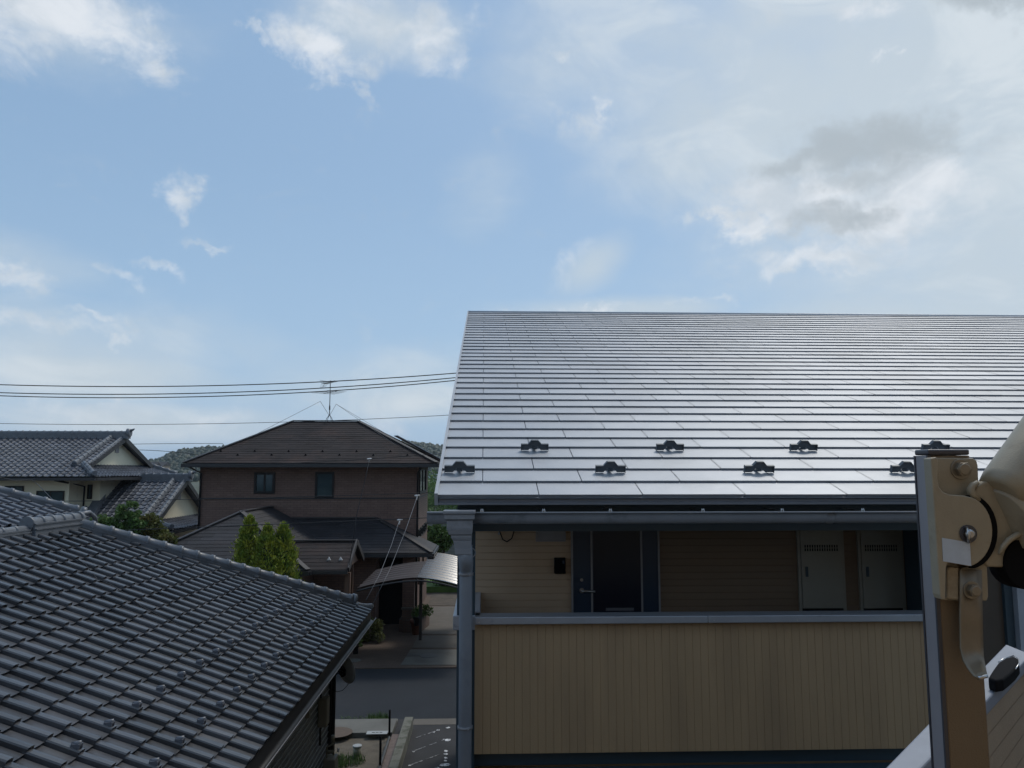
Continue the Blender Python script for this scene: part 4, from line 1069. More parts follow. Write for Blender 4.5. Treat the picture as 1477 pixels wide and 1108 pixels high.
# small gabled porch to the right of the wing
py1 = 25.0; pzr = on_y(470, 781, py1).z; pe = 23.55; pze = on_y(490, 822, pe).z; pxr = on_y(514, 780, py1).x
pl_ = on_y(430, 785, py1).x - 1.2
slopes(bw, 'entrance_roof', m_slate, (pl_, pe, pze), (pxr, pe, pze), (pl_, py1, pzr), (pxr, py1, pzr))
g = MB(); g.add([(pl_, py1, pzr), (pxr, py1, pzr), (pxr, 2 * py1 - pe, pze), (pl_, 2 * py1 - pe, pze)], [(0, 1, 2, 3)]); g.build('entrance_back_slope', m_slatedk, bw)
g = MB(); g.beam((pl_, py1, pzr + .03), (pxr + .04, py1, pzr + .03), .14, .04)
for s in (pe, 2 * py1 - pe): g.beam((pxr + .02, py1, pzr), (pxr + .02, s, pze), .05, .16)
g.build('entrance_verge', m_slatecap, bw)
g = MB(); g.prism([(pxr - .12, pe + .3, pze - .02), (pxr - .12, 2 * py1 - pe - .3, pze - .02), (pxr - .12, py1, pzr - .12)], (-.05, 0, 0)); g.build('entrance_gable', m_wood, bw)
g = MB(); g.box(pl_, pe - .07, pze - .12, pxr, pe, pze - .02); g.build('entrance_gutter', m_post, bw)
for i in range(2):
    s = .55 + .1 * i; g = MB(); xx = on_y(474 + 17 * i, 803, pe + .4).x; zz_ = pze + (pzr - pze) * .3; yy_ = pe + (py1 - pe) * .3
    g.prism([(xx - .06, yy_, zz_ + .02), (xx + .06, yy_, zz_ + .02), (xx, yy_, zz_ + .12)], (0, .04, 0)); g.build('snow_guard', m_ceramic, bw)
for px, yy in ((501.5, pe + .2), (505.5, 2 * py1 - pe - .4)):
    xx = on_y(px, 840, yy).x; g = MB(); g.box(xx - .08, yy - .08, 0, xx + .08, yy + .08, pze - .1); o = g.build('porch_post', m_wood, bw)
# ground-floor walls: receding dark garage opening and pier
g = MB(); gx1, gx2 = on_y(512, 840, 27.9).x, on_y(540, 840, 27.9).x
g.box(xm + hw - .88, 28.3, 0, gx2, YBW - .01, zl3 - .1); g.build('entrance_wall', m_brown, bw)
g = MB(); xp_ = on_y(591, 840, 27.9).x; g.box(xp_ - .16, 27.9, 0, xp_ + .16, 28.25, zl3 - .1); g.box(wxr - .3, 27.95, 0, wxr - .02, 28.3, zl3 - .1); g.build('pier', m_brown, bw)
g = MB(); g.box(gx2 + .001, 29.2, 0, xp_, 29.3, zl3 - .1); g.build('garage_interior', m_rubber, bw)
for k_ in range(3):
    xx = on_y(598 + 6 * k_, 820, 28.1).x; g = MB(); g.box(xx - .03, 28.1, 1.6, xx + .03, 28.16, zl3 - .1); g.build('lattice_bar', m_wood, bw)

# roof antenna
aa = on_y(475, 608, YBR); at = on_y(474.5, 549, YBR)
ant = thing('television_antenna', 'tall rooftop aerial on the ridge of the brown house with two element arrays', 'antenna', (aa.x, YBR, aa.z))
ax_ = aa.x
g = MB(); zb0 = aa.z; ht = at.z
g.tube([(ax_, YBR, zb0 + .3), (ax_, YBR, ht)], .018, 8)
for sx, sy in ((1, 1), (-1, 1), (1, -1), (-1, -1)): g.tube([(ax_ + sx * .13, YBR + sy * .2, zb0 - .05), (ax_ + sx * .09, YBR + sy * .12, zb0 + .12), (ax_, YBR, zb0 + .3)], .012, 6)
g.build('mast', m_wiregrey, ant)
def yagi(name, zc, Lb, n, el_, dirv):
    d = Vector(dirv).normalized(); s = d.cross(Vector((0, 0, 1))).normalized(); c0 = Vector((ax_, YBR, zc)); g = MB()
    g.tube([c0 - d * Lb / 2, c0 + d * Lb / 2], .010, 6)
    for i in range(n):
        p = c0 + d * (Lb * (i / (n - 1) - .5)); l = el_ * (1 - .25 * i / n); g.tube([p - s * l / 2, p + s * l / 2], .006, 5)
    g.build(name, m_post, ant)
yagi('vhf_array', on_y(475, 566, YBR).z, 1.3, 6, 1.1, (.6, -.8, .0))
yagi('uhf_array', ht - .08, .75, 12, .36, (.8, -.6, .1))
g = MB()
p = Vector((ax_, YBR, ht - .08)); d_ = Vector((.8, -.6, .1)).normalized()
sp_d = d_.cross(Vector((0, 0, 1))).normalized()
for s in (1, -1):
    for q in range(4):
        cc = p - d_ * (.38 + .03 * q) + Vector((0, 0, s * .05 * q)); g.tube([cc - sp_d * .16, cc + sp_d * .16], .006, 5)
    g.tube([p - d_ * .37, p - d_ * .48 + Vector((0, 0, s * .16))], .008, 5)
g.build('reflector', m_post, ant)
g = MB(); zt4 = on_y(475, 588, YBR).z; g.tube([(ax_, YBR, zt4 - .1), (ax_, YBR, zt4 + .08)], .03, 8); g.build('guy_collar', m_post, ant)
g = MB()
g.tube([(ax_, YBR, zt4 - .35), on_y(462, 579, YBR - .8)], .008, 5)
g.tube([(ax_, YBR, zt4 - .35), on_y(485, 583, YBR - .5)], .008, 5)
g.tube([on_y(462, 579, YBR - .8), e1 + (t1 - e1) * .55], .007, 5)
g.tube([on_y(485, 583, YBR - .5), on_y(575, 645, YBE + 1.3)], .007, 5)
g.tube([on_y(485, 583, YBR - .5), e2 + (t2_ - e2) * .15], .007, 5)
g.build('guy_wires', m_wiregrey, ant)

# ================================================================== carport
cpA, cpM = on_y(515, 851, 22.9), on_y(600, 836, 22.9)
cport = thing('carport', 'curved dark ribbed carport roof over the driveway of the brown house', 'carport', (cpM.x, 25, 0))
g = MB(); xL_, xR_ = cpA.x, on_y(690, 850, 22.9).x
zpk = on_y(602, 836, 22.9).z
def arch(x): 
    if x < cpM.x: t = (x - cpM.x) / (xL_ - cpM.x); return zpk - (zpk - cpA.z) * t ** 1.6
    t = (x - cpM.x) / (xR_ - cpM.x); return zpk - .42 * t ** 1.7
yb0, yb1 = 22.9, 29.3
nx = 56; cuts = 60
m_carport_reflect = mat('carport_sheet_house_reflection', (.05, .036, .032), .5, 0, var=.15, vscale=4, spec=.4)  # dark colour stands for the brown house mirrored in the left half
def sheet(xa_, xb_, y1_, m_, nx=28):
  g = MB(); vs = []
  for j in range(cuts + 1):
    yy = yb0 + (yb1 - yb0) * j / cuts
    rib = .06 * (1 if (j % 5) in (0, 1) else 0)
    for i in range(nx + 1):
        xx = xa_ + (xb_ - xa_) * i / nx; vs.append((xx, yy, arch(xx) + rib + .06 * (yy - yb0) / (yb1 - yb0)))
  g.add(vs, [(j * (nx + 1) + i, j * (nx + 1) + i + 1, (j + 1) * (nx + 1) + i + 1, (j + 1) * (nx + 1) + i) for j in range(cuts) for i in range(nx) if yb0 + (yb1 - yb0) * j / cuts < y1_], False)
  o = g.build('roof_sheet', m_, cport)
  s_ = o.modifiers.new('t', 'SOLIDIFY'); s_.thickness = .012
  return o
tag(sheet(xL_, cpM.x - .004, 26.6, m_carport_reflect), 'left sheet with the dark house reflection in its colour')
tag(sheet(cpM.x + .004, xR_, 29.4, m_carport), 'shiny grey right sheet')
for yy in (22.88, 26.0):
    g = MB(); g.tube([(xL_ + (xR_ - xL_) * i / 24, yy, arch(xL_ + (xR_ - xL_) * i / 24) - .03) for i in range(25)], .028, 6); g.build('edge_beam', m_post, cport)
for yy in (26.4,):
    for px in (607,):
        xx = on_y(px, 860, yy).x; g = MB(); g.box(xx - .05, yy - .05, 0, xx + .05, yy + .05, arch(xx) - .03); g.build('post', m_post, cport)
xx = xR_ - .2; 
for yy in (23.3, 26.2, 28.9):
    g = MB(); g.box(xx - .05, yy - .05, 0, xx + .05, yy + .05, arch(xx) - .02); g.build('post', m_post, cport)

# planter with pots
pl = [(583, 914), (602, 914), (620, 862), (600, 862)]
P0 = [on_z(a, b, .03) for a, b in pl]
plt = thing('brick_planter', 'low brick planter wall running back beside the concrete driveway', 'planter', P0[0])
def wallseg(mb, A, B, w, h): 
    A = Vector(A); B = Vector(B); mb.beam(A + Vector((0, 0, h / 2)), B + Vector((0, 0, h / 2)), w, h)
zA = on_z(601, 914, .03)
yA, yBk = on_z(601, 912, .03).y, 28.9
pA_ = on_y(605, 900, yA); pB_ = on_y(617, 865, yBk)
g = MB(); wallseg(g, (pA_.x, yA, .03), (pB_.x, yBk, .03), .14, .42); wallseg(g, (pA_.x - .65, yA + .1, .03), (pB_.x - .8, yBk, .03), .14, .42); wallseg(g, (pA_.x - .6, yA + .02, .03), (pA_.x - .07, yA + .0, .03), .14, .42)
g.build('wall', m_brickplanter, plt)
g = MB(); g.prism([(pA_.x - .6, yA + .08, .3), (pA_.x - .07, yA + .08, .3), (pB_.x - .07, yBk, .3), (pB_.x - .75, yBk, .3)], (0, 0, .06)); g.build('soil_fill', m_soil, plt)
yPr = on_z(588, 912, .03).y
pier_ = on_y(587, 880, yPr)
pr_ = thing('brick_pier', 'square dark brick pier at the garage corner left of the terracotta pot', 'pier', (pier_.x, yPr, 0))
g = MB(); g.box(pier_.x - .17, yPr, 0, pier_.x + .17, yPr + .35, .8); o = g.build('shaft', m_brickplanter, pr_); g = MB(); g.box(pier_.x - .20, yPr - .03, .8, pier_.x + .2, yPr + .38, .85); g.build('cap', m_concrete2, pr_)
def pot(c, r, h, label, m=m_terracotta):
    t = thing('plant_pot', label, 'plant pot', c, 'pots along the brick planter')
    g = MB(); c = Vector(c); g.tube([c, c + Vector((0, 0, h * .8)), c + Vector((0, 0, h * .8)), c + Vector((0, 0, h))], [r * .68, r, r * 1.12, r * 1.12], 16); g.build('pot', m, t)
    return t
def leaves(mb, c, rad, n, size, up=.3, squash=(1, 1, 1), rn=rnd, shell=.35):
    c = Vector(c)
    for _ in range(n):
        d = Vector((rn.gauss(0, 1), rn.gauss(0, 1), rn.gauss(0, 1))).normalized(); q = rad * (rn.random() ** shell)
        p = c + Vector((d.x * squash[0], d.y * squash[1], d.z * squash[2])) * q
        a = Vector((rn.gauss(0, 1), rn.gauss(0, 1), rn.gauss(0, 1) * .6 + up)).normalized(); b = a.orthogonal().normalized()
        b.rotate(Matrix.Rotation(rn.random() * 6.28, 3, a)); s = size * rn.uniform(.6, 1.3)
        cc = a.cross(b)
        mb.add([p - b * s, p + cc * s * .45, p + b * s, p - cc * s * .45], [(0, 1, 2, 3)])
pc = on_z(600, 915, .03); tp_ = pot((pc.x, pc.y, .03), .19, .5, 'round terracotta pot standing before the brick planter')
g = MB(); leaves(g, (pc.x, pc.y, .62), .12, 60, .05); g.build('plant', m_leafgreen, tp_)
pc = on_y(606, 870, 27.2); tp_ = pot((pc.x - .1, 27.2, .36), .13, .3, 'dark pot with a spreading plant on the planter behind the terracotta one', m_post)
g = MB(); leaves(g, (pc.x - .1, 27.2, .78), .2, 160, .05); g.build('plant', m_leafgreen, tp_)
g = MB(); c_ = on_y(612, 853, 28.6); sb = thing('shrub', 'leafy green shrub at the far end of the brick planter', 'shrub', (c_.x, 28.6, 0))
for k_ in range(7): leaves(g, (c_.x + rnd.uniform(-.25, .3), 28.6 + rnd.uniform(-.3, .3), rnd.uniform(.4, .8)), .2, 120, .05)
g.build('foliage', m_leafgreen, sb)
# bush by post in the forecourt
bc = on_z(533, 928, .03)
sb = thing('shrub', 'pale variegated bush on the forecourt beside the black gate post', 'shrub', (bc.x, bc.y + .3, 0))
g = MB()
for k_ in range(22): leaves(g, (bc.x + rnd.uniform(-.4, .36), bc.y + .3 + rnd.uniform(-.3, .3), rnd.uniform(.12, .62)), .18, 70, .055)
g.build('foliage', m_bush, sb)
bc2 = on_z(510, 935, .03); sb2 = thing('shrub', 'low dark shrub partly behind the tiled eave at the forecourt edge', 'shrub', (bc2.x - .2, bc2.y + .2, 0)); g = MB()
for k_ in range(10): leaves(g, (bc2.x + rnd.uniform(-.5, .1), bc2.y + .3, rnd.uniform(.1, .4)), .2, 80, .05)
g.build('foliage', m_leafgreen, sb2)
gp = on_z(513, 943, .03)
gpo = thing('gate_post', 'black square post standing on the brown forecourt by the street', 'post', (gp.x, gp.y, 0))
g = MB(); zt5 = on_y(513, 890, gp.y).z; g.box(gp.x - .07, gp.y - .07, .0, gp.x + .07, gp.y + .07, zt5); g.build('shaft', m_rubber, gpo)
g = MB(); g.box(gp.x - .085, gp.y - .085, zt5, gp.x + .085, gp.y + .085, zt5 + .03); g.build('cap', m_post, gpo)
# covers in the ground
def disc(name, label, c, r, m, sq=1, grp=None):
    g = MB(); c = Vector(c); g.tube([c, c + Vector((0, 0, .012))], r, 24); o = g.build(name, m, loc=tuple(c)); tag(o, label, 'manhole cover', grp); return o
m_cover = mat('iron_cover', (.10, .10, .10), .6, .3, var=.2, vscale=20, bump=.4, bscale=80)
disc('manhole_cover', 'pale round cover in the brown paving by the far kerb', on_z(510, 953, .03), .22, m_concrete)
disc('manhole_cover', 'round iron cover on the nearest driveway slab', on_z(618, 946, .045), .27, m_cover)
disc('manhole_cover', 'brown round cover in the near pavement slab', on_z(485, 1057, .10), .34, mat('rusty_cover', (.09, .065, .05), .8, .1, var=.2, vscale=8))
p = on_z(597, 944.5, .045); g = MB(); g.box(p.x - .2, p.y - .16, .044, p.x + .2, p.y + .16, .052)
o = g.build('drain_grate', m_cover, loc=(p.x, p.y, .045)); tag(o, 'square blue grey grate set in the nearest driveway slab', 'drain cover')
p = on_z(544, 1057, .10); g = MB(); g.box(p.x - .22, p.y - .1, .099, p.x + .22, p.y + .1, .106)
root = thing('meter_cover', 'white rectangular meter cover with black marks in the near pavement', 'meter cover', (p.x, p.y, .1)); g.build('plate', m_white, root)
g = MB()
for k_ in (-1, 0, 1): g.box(p.x - .03 + k_ * .08, p.y - .015, .1062, p.x + .03 + k_ * .08, p.y + .015, .108)
g.build('mark', m_rubber, root)
# white-capped standpipe in the soil
p = on_z(515, 1090, -.0)
sp = thing('standpipe', 'short grey pipe with a white cap standing in the bare soil', 'pipe', (p.x, p.y, 0))
zt6 = on_y(515, 1075, p.y).z
g = MB(); g.tube([(p.x, p.y, -.02), (p.x, p.y, zt6 - .03)], .078, 18); g.build('pipe', m_meter, sp)
g = MB(); g.tube([(p.x, p.y, zt6 - .035), (p.x, p.y, zt6)], .088, 18); g.build('cap', m_white, sp)
# poles in the soil
for px, pt, pb, lab in ((561.5, 1024, 1068, 'thin black stake at the pavement edge, the farther of two'), (548, 1062, 1118, 'thin black stake in the soil nearer the viewer')):
    b_ = on_z(px, pb, 0); zt7 = on_y(px, pt, b_.y).z; g = MB(); g.tube([(b_.x, b_.y, -.1), (b_.x, b_.y, zt7)], .022, 8)
    o = g.build('stake', m_rubber, loc=(b_.x, b_.y, 0)); tag(o, lab, 'stake')
# low concrete boundary wall, plus metal edging
A0, B0 = on_z(590, 1036, .22), on_z(562, 1125, .22)
bwl = thing('boundary_wall', 'low weathered concrete wall between the bare soil and the parking area', 'wall', (A0.x, A0.y, 0))
g = MB(); s_ = (B0 - A0).normalized(); B9 = A0 + s_ * 12; g.beam((A0.x, A0.y, .06), (B9.x, B9.y, .06), .18, .38); o = g.build('wall', mat('mossy_concrete', (.15, .15, .125), .9, 0, var=.3, vscale=3, bump=.6, bscale=30, detail=9, dark=((.06, .062, .045), 3, .45, .62)), bwl); bevel(o, .012)
A1, B1 = on_z(571, 1062, .08), on_z(556, 1112, .08); s1 = (B1 - A1).normalized(); B9 = A1 + s1 * 12
g = MB(); g.beam((A1.x, A1.y, .02), (B9.x, B9.y, .02), .16, .2); eo = tag(g.build('concrete_edging', mat('rusty_edging', (.12, .09, .08), .8, var=.3, vscale=6), loc=(A1.x, A1.y, 0)), 'low rust stained edging beside the concrete wall', 'edging')
g = MB(); off = Vector((.13, 0, 0)); g.tube([Vector((A1.x, A1.y, .16)) - off * .8 - Vector((0, .3, 0)), Vector((B9.x, B9.y, .16)) - off * .8], .025, 8); o = g.build('metal_pipe', m_steel, loc=(A1.x, A1.y, .16)); tag(o, 'long pale metal pipe lying along the edging in the soil', 'pipe')
# grass tufts
def tuft(c, r, n, h, label):
    g = MB(); c = Vector(c)
    for _ in range(n):
        a = rnd.uniform(0, 6.28); q = r * rnd.random() ** .5; b_ = c + Vector((math.cos(a) * q * 1.6, math.sin(a) * q, 0)); t_ = b_ + Vector((rnd.gauss(0, .04), rnd.gauss(0, .04), h * rnd.uniform(.5, 1.2)))
        s = Vector((rnd.uniform(-.01, .01), .006, 0)).normalized() * .010; g.add([b_ - s, b_ + s, t_], [(0, 1, 2)])
    o = g.build('grass', m_lawn, loc=tuple(c)); tag(o, label, 'grass', kind='stuff')
tuft(on_z(545, 1038, .02), .16, 260, .14, 'tuft of grass at the near kerb of the street')
tuft(on_z(510, 1040, .02), .3, 160, .05, 'thin weeds along the near kerb')
tuft(on_z(492, 1100, 0), .3, 500, .14, 'green weeds growing in the bare soil patch')

# ================================================================== trees
def thuja(c, r, h, label, n=230, per=60):
    rn = random.Random(int(c[0] * 100)); t = thing('thuja_tree', label, 'tree', c, None)
    c = Vector(c); g = MB()
    def R_(s): return r * (math.sin(min(1, (1 - s) * 1.5) * math.pi / 2) ** .9) * (1 if s > .15 else .8 + 1.3 * s)
    for _ in range(n):
        s = rn.random() ** .8 * .97; a = rn.uniform(0, 6.28); q = R_(s) * rn.uniform(.72, 1.06) * (1 + .16 * math.sin(a * 3 + s * 9)); cc = c + Vector((math.cos(a) * q, math.sin(a) * q, h * s + .1))
        rad = rn.uniform(.13, .22) * min(1, .3 + 2.2 * (1 - s))
        for _k in range(per):
            p = cc + Vector((rn.gauss(0, .5), rn.gauss(0, .5), rn.gauss(0, .75) + .2)) * rad
            dd_ = (Vector((p.x - c.x, p.y - c.y, 0)).normalized() * .5 + Vector((rn.gauss(0, .35), rn.gauss(0, .35), 1))).normalized(); b = dd_.orthogonal().normalized(); b.rotate(Matrix.Rotation(rn.random() * 6.28, 3, dd_)); l = rn.uniform(.05, .09)
            g.add([p - b * .02, p + b * .02, p + dd_ * l + b * .008, p + dd_ * l - b * .008], [(0, 1, 2, 3)])
    for _k in range(260):
        p = c + Vector((rn.gauss(0, .03), rn.gauss(0, .03), h * (.97 + rn.random() * .06))); g.add([p, p + Vector((.012, 0, .0)), p + Vector((.0, 0, .07))], [(0, 1, 2)])
    g.build('crown', m_thuja, t)
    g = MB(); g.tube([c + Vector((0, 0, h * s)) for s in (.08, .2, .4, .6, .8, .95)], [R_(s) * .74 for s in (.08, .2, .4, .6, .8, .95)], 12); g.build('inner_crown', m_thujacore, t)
    g = MB(); g.tube([c, c + Vector((0, 0, h * .3))], .08, 8); g.build('trunk', m_bark, t)
yT = 22.75
def tx(px, y=yT): return on_y(px, 780, y).x
for (px, top_, r_, yo, lab) in ((359, 750, .47, .0, 'tall slim conifer, leftmost of the yellow green clump before the brown house'), (388, 762, .54, -.2, 'broad middle conifer of the yellow green clump before the brown house'), (407, 760, .47, .1, 'conifer at the right of the yellow green clump before the brown house')):
    zt8 = on_y(px, top_, yT + yo).z; thuja((tx(px), yT + yo, 0), r_, zt8, lab)
def leafy(name, label, base, trunk_h, clumps, m, leaf=.06, per=200, bran=.03, cat='tree'):
    t = thing(name, label, cat, base); base = Vector(base); rn = random.Random(3)
    g = MB(); top = base + Vector((0, 0, trunk_h)); g.tube([base, base + Vector((.03, 0, trunk_h * .5)), top], [bran * 2.2, bran * 1.7, bran * 1.2], 8)
    for c_, r_ in clumps: g.tube([base + Vector((0, 0, trunk_h * rn.uniform(.5, .95))), (top + Vector(c_)) / 2 + Vector((0, 0, .05)), c_], [bran, bran * .6, bran * .25], 6)
    g.build('trunk', m_bark, t)
    g = MB()
    for c_, r_ in clumps:
        for k_ in range(5):
            cc = Vector(c_) + Vector((rn.gauss(0, .45), rn.gauss(0, .45), rn.gauss(0, .35))) * r_
            leaves(g, cc, r_ * .55, per // 5, leaf, rn=rn, shell=.6)
    g.build('crown', m, t); return t
yG = 22.6
def gp3(px, py, y=yG): return tuple(on_y(px, py, y))
leafy('garden_tree', 'airy green tree rising behind the near roof before the cream house', (on_y(175, 800, yG).x, yG, 0), 2.6,
      [(gp3(183, 729), .2), (gp3(176, 738), .26), (gp3(190, 742), .22), (gp3(160, 752), .3), (gp3(146, 757), .28), (gp3(140, 763), .24), (gp3(178, 756), .36), (gp3(196, 756), .26), (gp3(160, 766), .36), (gp3(190, 770), .4), (gp3(170, 775), .4)], m_leafgreen, .055, 420)
leafy('garden_tree', 'reddish tinged tree in front of the tiled wing of the cream house', (on_y(215, 800, yG + .3).x, yG + .3, 0), 2.2,
      [(gp3(207, 749, yG + .3), .24), (gp3(220, 753, yG + .3), .28), (gp3(200, 760, yG + .3), .3), (gp3(212, 764, yG + .3), .36), (gp3(228, 762, yG + .3), .3), (gp3(232, 770, yG + .3), .28), (gp3(215, 775, yG + .3), .34), (gp3(200, 772, yG + .3), .3), (gp3(238, 780, yG + .3), .25), (gp3(225, 785, yG + .3), .34), (gp3(240, 772, yG + .3), .22)], m_leafred, .055, 380)
# small clipped tree & hedge in the far garden
yH = 38.5
leafy('clipped_pine', 'dark clipped garden tree on the lawn in the gap beside the brown house', (on_y(634, 790, yH).x, yH, .3), 1.4,
      [(gp3(622, 772, yH), .55), (gp3(634, 765, yH), .6), (gp3(645, 770, yH), .6), (gp3(628, 780, yH), .55), (gp3(640, 782, yH), .5), (gp3(652, 776, yH), .5), (gp3(660, 768, yH), .6)], m_leafgreen, .09, 500, .06)
hb = thing('hedge', 'bright green rounded hedge on the lawn beneath the clipped tree', 'hedge', (on_y(650, 800, 36.7).x, 36.7, .3)); g = MB()
for k_ in range(34): 
    leaves(g, (on_y(632 + k_ * 1.4, 795, 36.9).x, 36.9 + rnd.uniform(-.5, .5), .5 + rnd.uniform(0, .55)), .38, 120, .07)
g.build('foliage', leafmat('bright_hedge', (.07, .13, .03), (.10, .17, .04)), hb)
# pale garden wall with railing behind
yq = 43.5; zt9, zb9 = on_y(640, 738, yq).z, on_y(640, 770, yq).z
gw = thing('garden_wall', 'pale block garden wall with a white top rail beyond the lawn', 'wall', (-2, yq, 0))
g = MB(); g.box(-5, yq, 0, 22, yq + .15, zt9 - .12); g.build('wall', m_blockwall, gw); g = MB(); g.box(-5, yq - .03, zt9 - .118, 22, yq + .18, zt9); g.build('rail', m_white, gw)

# ================================================================== hills, forest, far town
def hill_h(x, y):
    a = (x / y)                                    # direction
    px = CX + F_PX * math.tan(math.atan(a) + YAW)
    ptsh = [(-400, 655), (0, 668), (150, 672), (182, 672), (195, 664), (210, 667), (230, 663), (246, 655), (262, 650), (290, 646), (360, 640), (500, 636), (590, 634), (612, 637), (640, 641), (700, 645), (900, 640), (1500, 650), (2500, 660)]
    for (x0, y0), (x1, y1) in zip(ptsh, ptsh[1:]):
        if x0 <= px <= x1: py = y0 + (y1 - y0) * (px - x0) / (x1 - x0); break
    else: py = 660
    return (688 - py) / F_PX * 600 
hm = MB(); nx_, ny_ = 150, 16; vs = []
for j in range(ny_ + 1):
    for i in range(nx_ + 1):
        an = R(-48) + R(100) * i / nx_; rr_ = 420 + 420 * j / ny_
        x_, y_ = math.sin(an) * rr_, math.cos(an) * rr_
        hgt = hill_h(x_, y_) if abs(an) < 1.4 else 10
        t = j / ny_; prof = math.sin(min(1, t * 2) * math.pi / 2) ** 1.2
        vs.append((x_, y_, -1 + (hgt - 2) * prof * (rr_ / 630 if t < .5 else 1) + 1.5 * mnoise.noise(Vector((x_ / 30, y_ / 30, 0))) * prof))
hm.add(vs, [(j * (nx_ + 1) + i, j * (nx_ + 1) + i + 1, (j + 1) * (nx_ + 1) + i + 1, (j + 1) * (nx_ + 1) + i) for j in range(ny_) for i in range(nx_)], True)
tag(hm.build('hills', m_field), kind='structure')
# crowns
ico = bmesh.new(); bmesh.ops.create_icosphere(ico, subdivisions=2, radius=1); iv = [v.co.copy() for v in ico.verts]; ifc = [[v.index for v in f.verts] for f in ico.faces]; ico.free()
fo = MB(); rf_ = random.Random(11)
def hz(x_, y_):
    rr_ = math.hypot(x_, y_); t = (rr_ - 420) / 420; prof = math.sin(min(1, max(0, t) * 2) * math.pi / 2) ** 1.2
    return -1 + (hill_h(x_, y_) - 2) * prof * (rr_ / 630 if t < .5 else 1)
for i in range(4200):
    pxx = rf_.choice([rf_.uniform(120, 320), rf_.uniform(540, 720), rf_.uniform(-300, 1100)])
    an = math.atan((pxx - CX) / F_PX) - YAW; rr_ = 430 + 220 * rf_.random() ** .7
    x_, y_ = math.sin(an) * rr_, math.cos(an) * rr_; z_ = hz(x_, y_); s = rf_.uniform(1.2, 2.7); sq = rf_.uniform(.9, 1.5); ph = Vector((rf_.random() * 50, rf_.random() * 50, 0))
    vs = []
    for v in iv:
        k_ = s * (1 + .45 * mnoise.noise(v * 1.7 + ph)); vs.append(Vector((x_, y_, z_ + s * .5)) + Vector((v.x * k_, v.y * k_, v.z * k_ * sq)))
    fo.add(vs, ifc, True)
tag(fo.build('forest', m_forest), 'dark wooded hillside along the horizon', 'forest', kind='stuff')
# nearer dark tree masses in the gap right of the brown house
fo = MB()
for i in range(60):
    pxx = rf_.uniform(600, 700); rr_ = rf_.uniform(95, 150); an = math.atan((pxx - CX) / F_PX) - YAW; x_, y_ = math.sin(an) * rr_, math.cos(an) * rr_; s = rf_.uniform(1.6, 3.2)
    if i % 3 == 0: s *= 1.3
    leaves(fo, (x_, y_, s * .8), s, 260, .28, rn=rf_, squash=(1, 1, .9))
tag(fo.build('woodland', m_leafgreen), 'dense dark trees beyond the garden wall in the gap', 'trees', kind='stuff')
# far houses
def farhouse(px, py, y, w, h, wm, rm, label):
    c = on_y(px, py, y); t = thing('distant_house', label, 'house', (c.x, y, c.z - h)); x0, x1 = c.x - w / 2, c.x + w / 2; z0 = min(0, c.z - h); z1 = c.z
    g = MB(); g.box(x0, y, z0, x1, y + 7, z1); g.build('wall', wm, t)
    g = MB(); g.prism([(x0 - .4, y - .5, z1), (x0 - .4, y + 7.5, z1), (x0 - .4, y + 3.5, z1 + 1.7)], (w + .8, 0, 0)); g.build('roof', rm, t)
    for k_ in range(2): win(t, x0 + w * (.2 + .4 * k_), x0 + w * (.36 + .4 * k_), z1 - 1.9, z1 - .8, y, mull=False)
m_far1 = mat('pale_wall', (.5, .5, .48), .8); m_far2 = mat('blue_roof', (.08, .12, .2), .5); m_far3 = mat('tan_wall', (.35, .27, .2), .8)
farhouse(202, 673, 300, 10, 5, m_far1, m_slatedk, 'tiny pale house on the horizon between the cream house roofs')
farhouse(220, 672, 330, 9, 5, m_far3, m_slatedk, 'tiny tan house on the horizon left of the brown house')
farhouse(627, 690, 300, 4.5, 5, m_far1, m_far2, 'tiny blue roofed house in the gap right of the brown house')

# ================================================================== cables
def pole(x, y, h, label):
    t = thing('utility_pole', label, 'utility pole', (x, y, 0)); g = MB(); g.tube([(x, y, -.2), (x, y, h)], [.17, .11], 12); g.build('pole', m_concrete, t)
    g = MB(); g.beam((x, y - .8, h - .5), (x, y + .8, h - .5), .08, .08); g.build('crossarm', m_steel, t)
def cable(pts, y, r, label, x0, x1, m=m_wire, grp='overhead cables above the street'):
    (ax0, ay0), (bx0, by0), (cx0, cy0) = pts
    A_ = [on_y(a, b, y) for a, b in pts]
    X = [p.x for p in A_]; Z = [p.z for p in A_]
    def f(x):
        return (Z[0] * (x - X[1]) * (x - X[2]) / ((X[0] - X[1]) * (X[0] - X[2])) + Z[1] * (x - X[0]) * (x - X[2]) / ((X[1] - X[0]) * (X[1] - X[2])) + Z[2] * (x - X[0]) * (x - X[1]) / ((X[2] - X[0]) * (X[2] - X[1])))
    n = 50; g = MB(); g.tube([(x0 + (x1 - x0) * i / n, y, f(x0 + (x1 - x0) * i / n)) for i in range(n + 1)], r, 6)
    o = g.build('overhead_cable', m, loc=(x0, y, f(x0))); tag(o, label, 'cable', grp); return o
cable([(0, 555), (300, 556.5), (655, 538.5)], 19.6, .013, 'topmost thick black cable crossing the sky above the antenna', -22, 4)
cable([(0, 566.5), (300, 567), (655, 545)], 20.1, .013, 'second thick black cable from the top across the sky', -22, 4)
cable([(0, 571), (300, 572), (655, 549)], 20.4, .013, 'third thick black cable from the top across the sky', -22, 4)
cable([(0, 611), (320, 611), (645, 599)], 23, .008, 'thin lone cable crossing just above the brown roof ridge', -22, 4)
pole(-22, 20, 10.5, 'concrete utility pole left of the view'); pole(4, 20.2, 8.9, 'concrete utility pole right of the view behind the apartment building')
cable([(93, 723), (290, 720), (640, 710)], 21.5, .009, 'thin cable crossing the brown wall at the height of its string course', -20, 3)
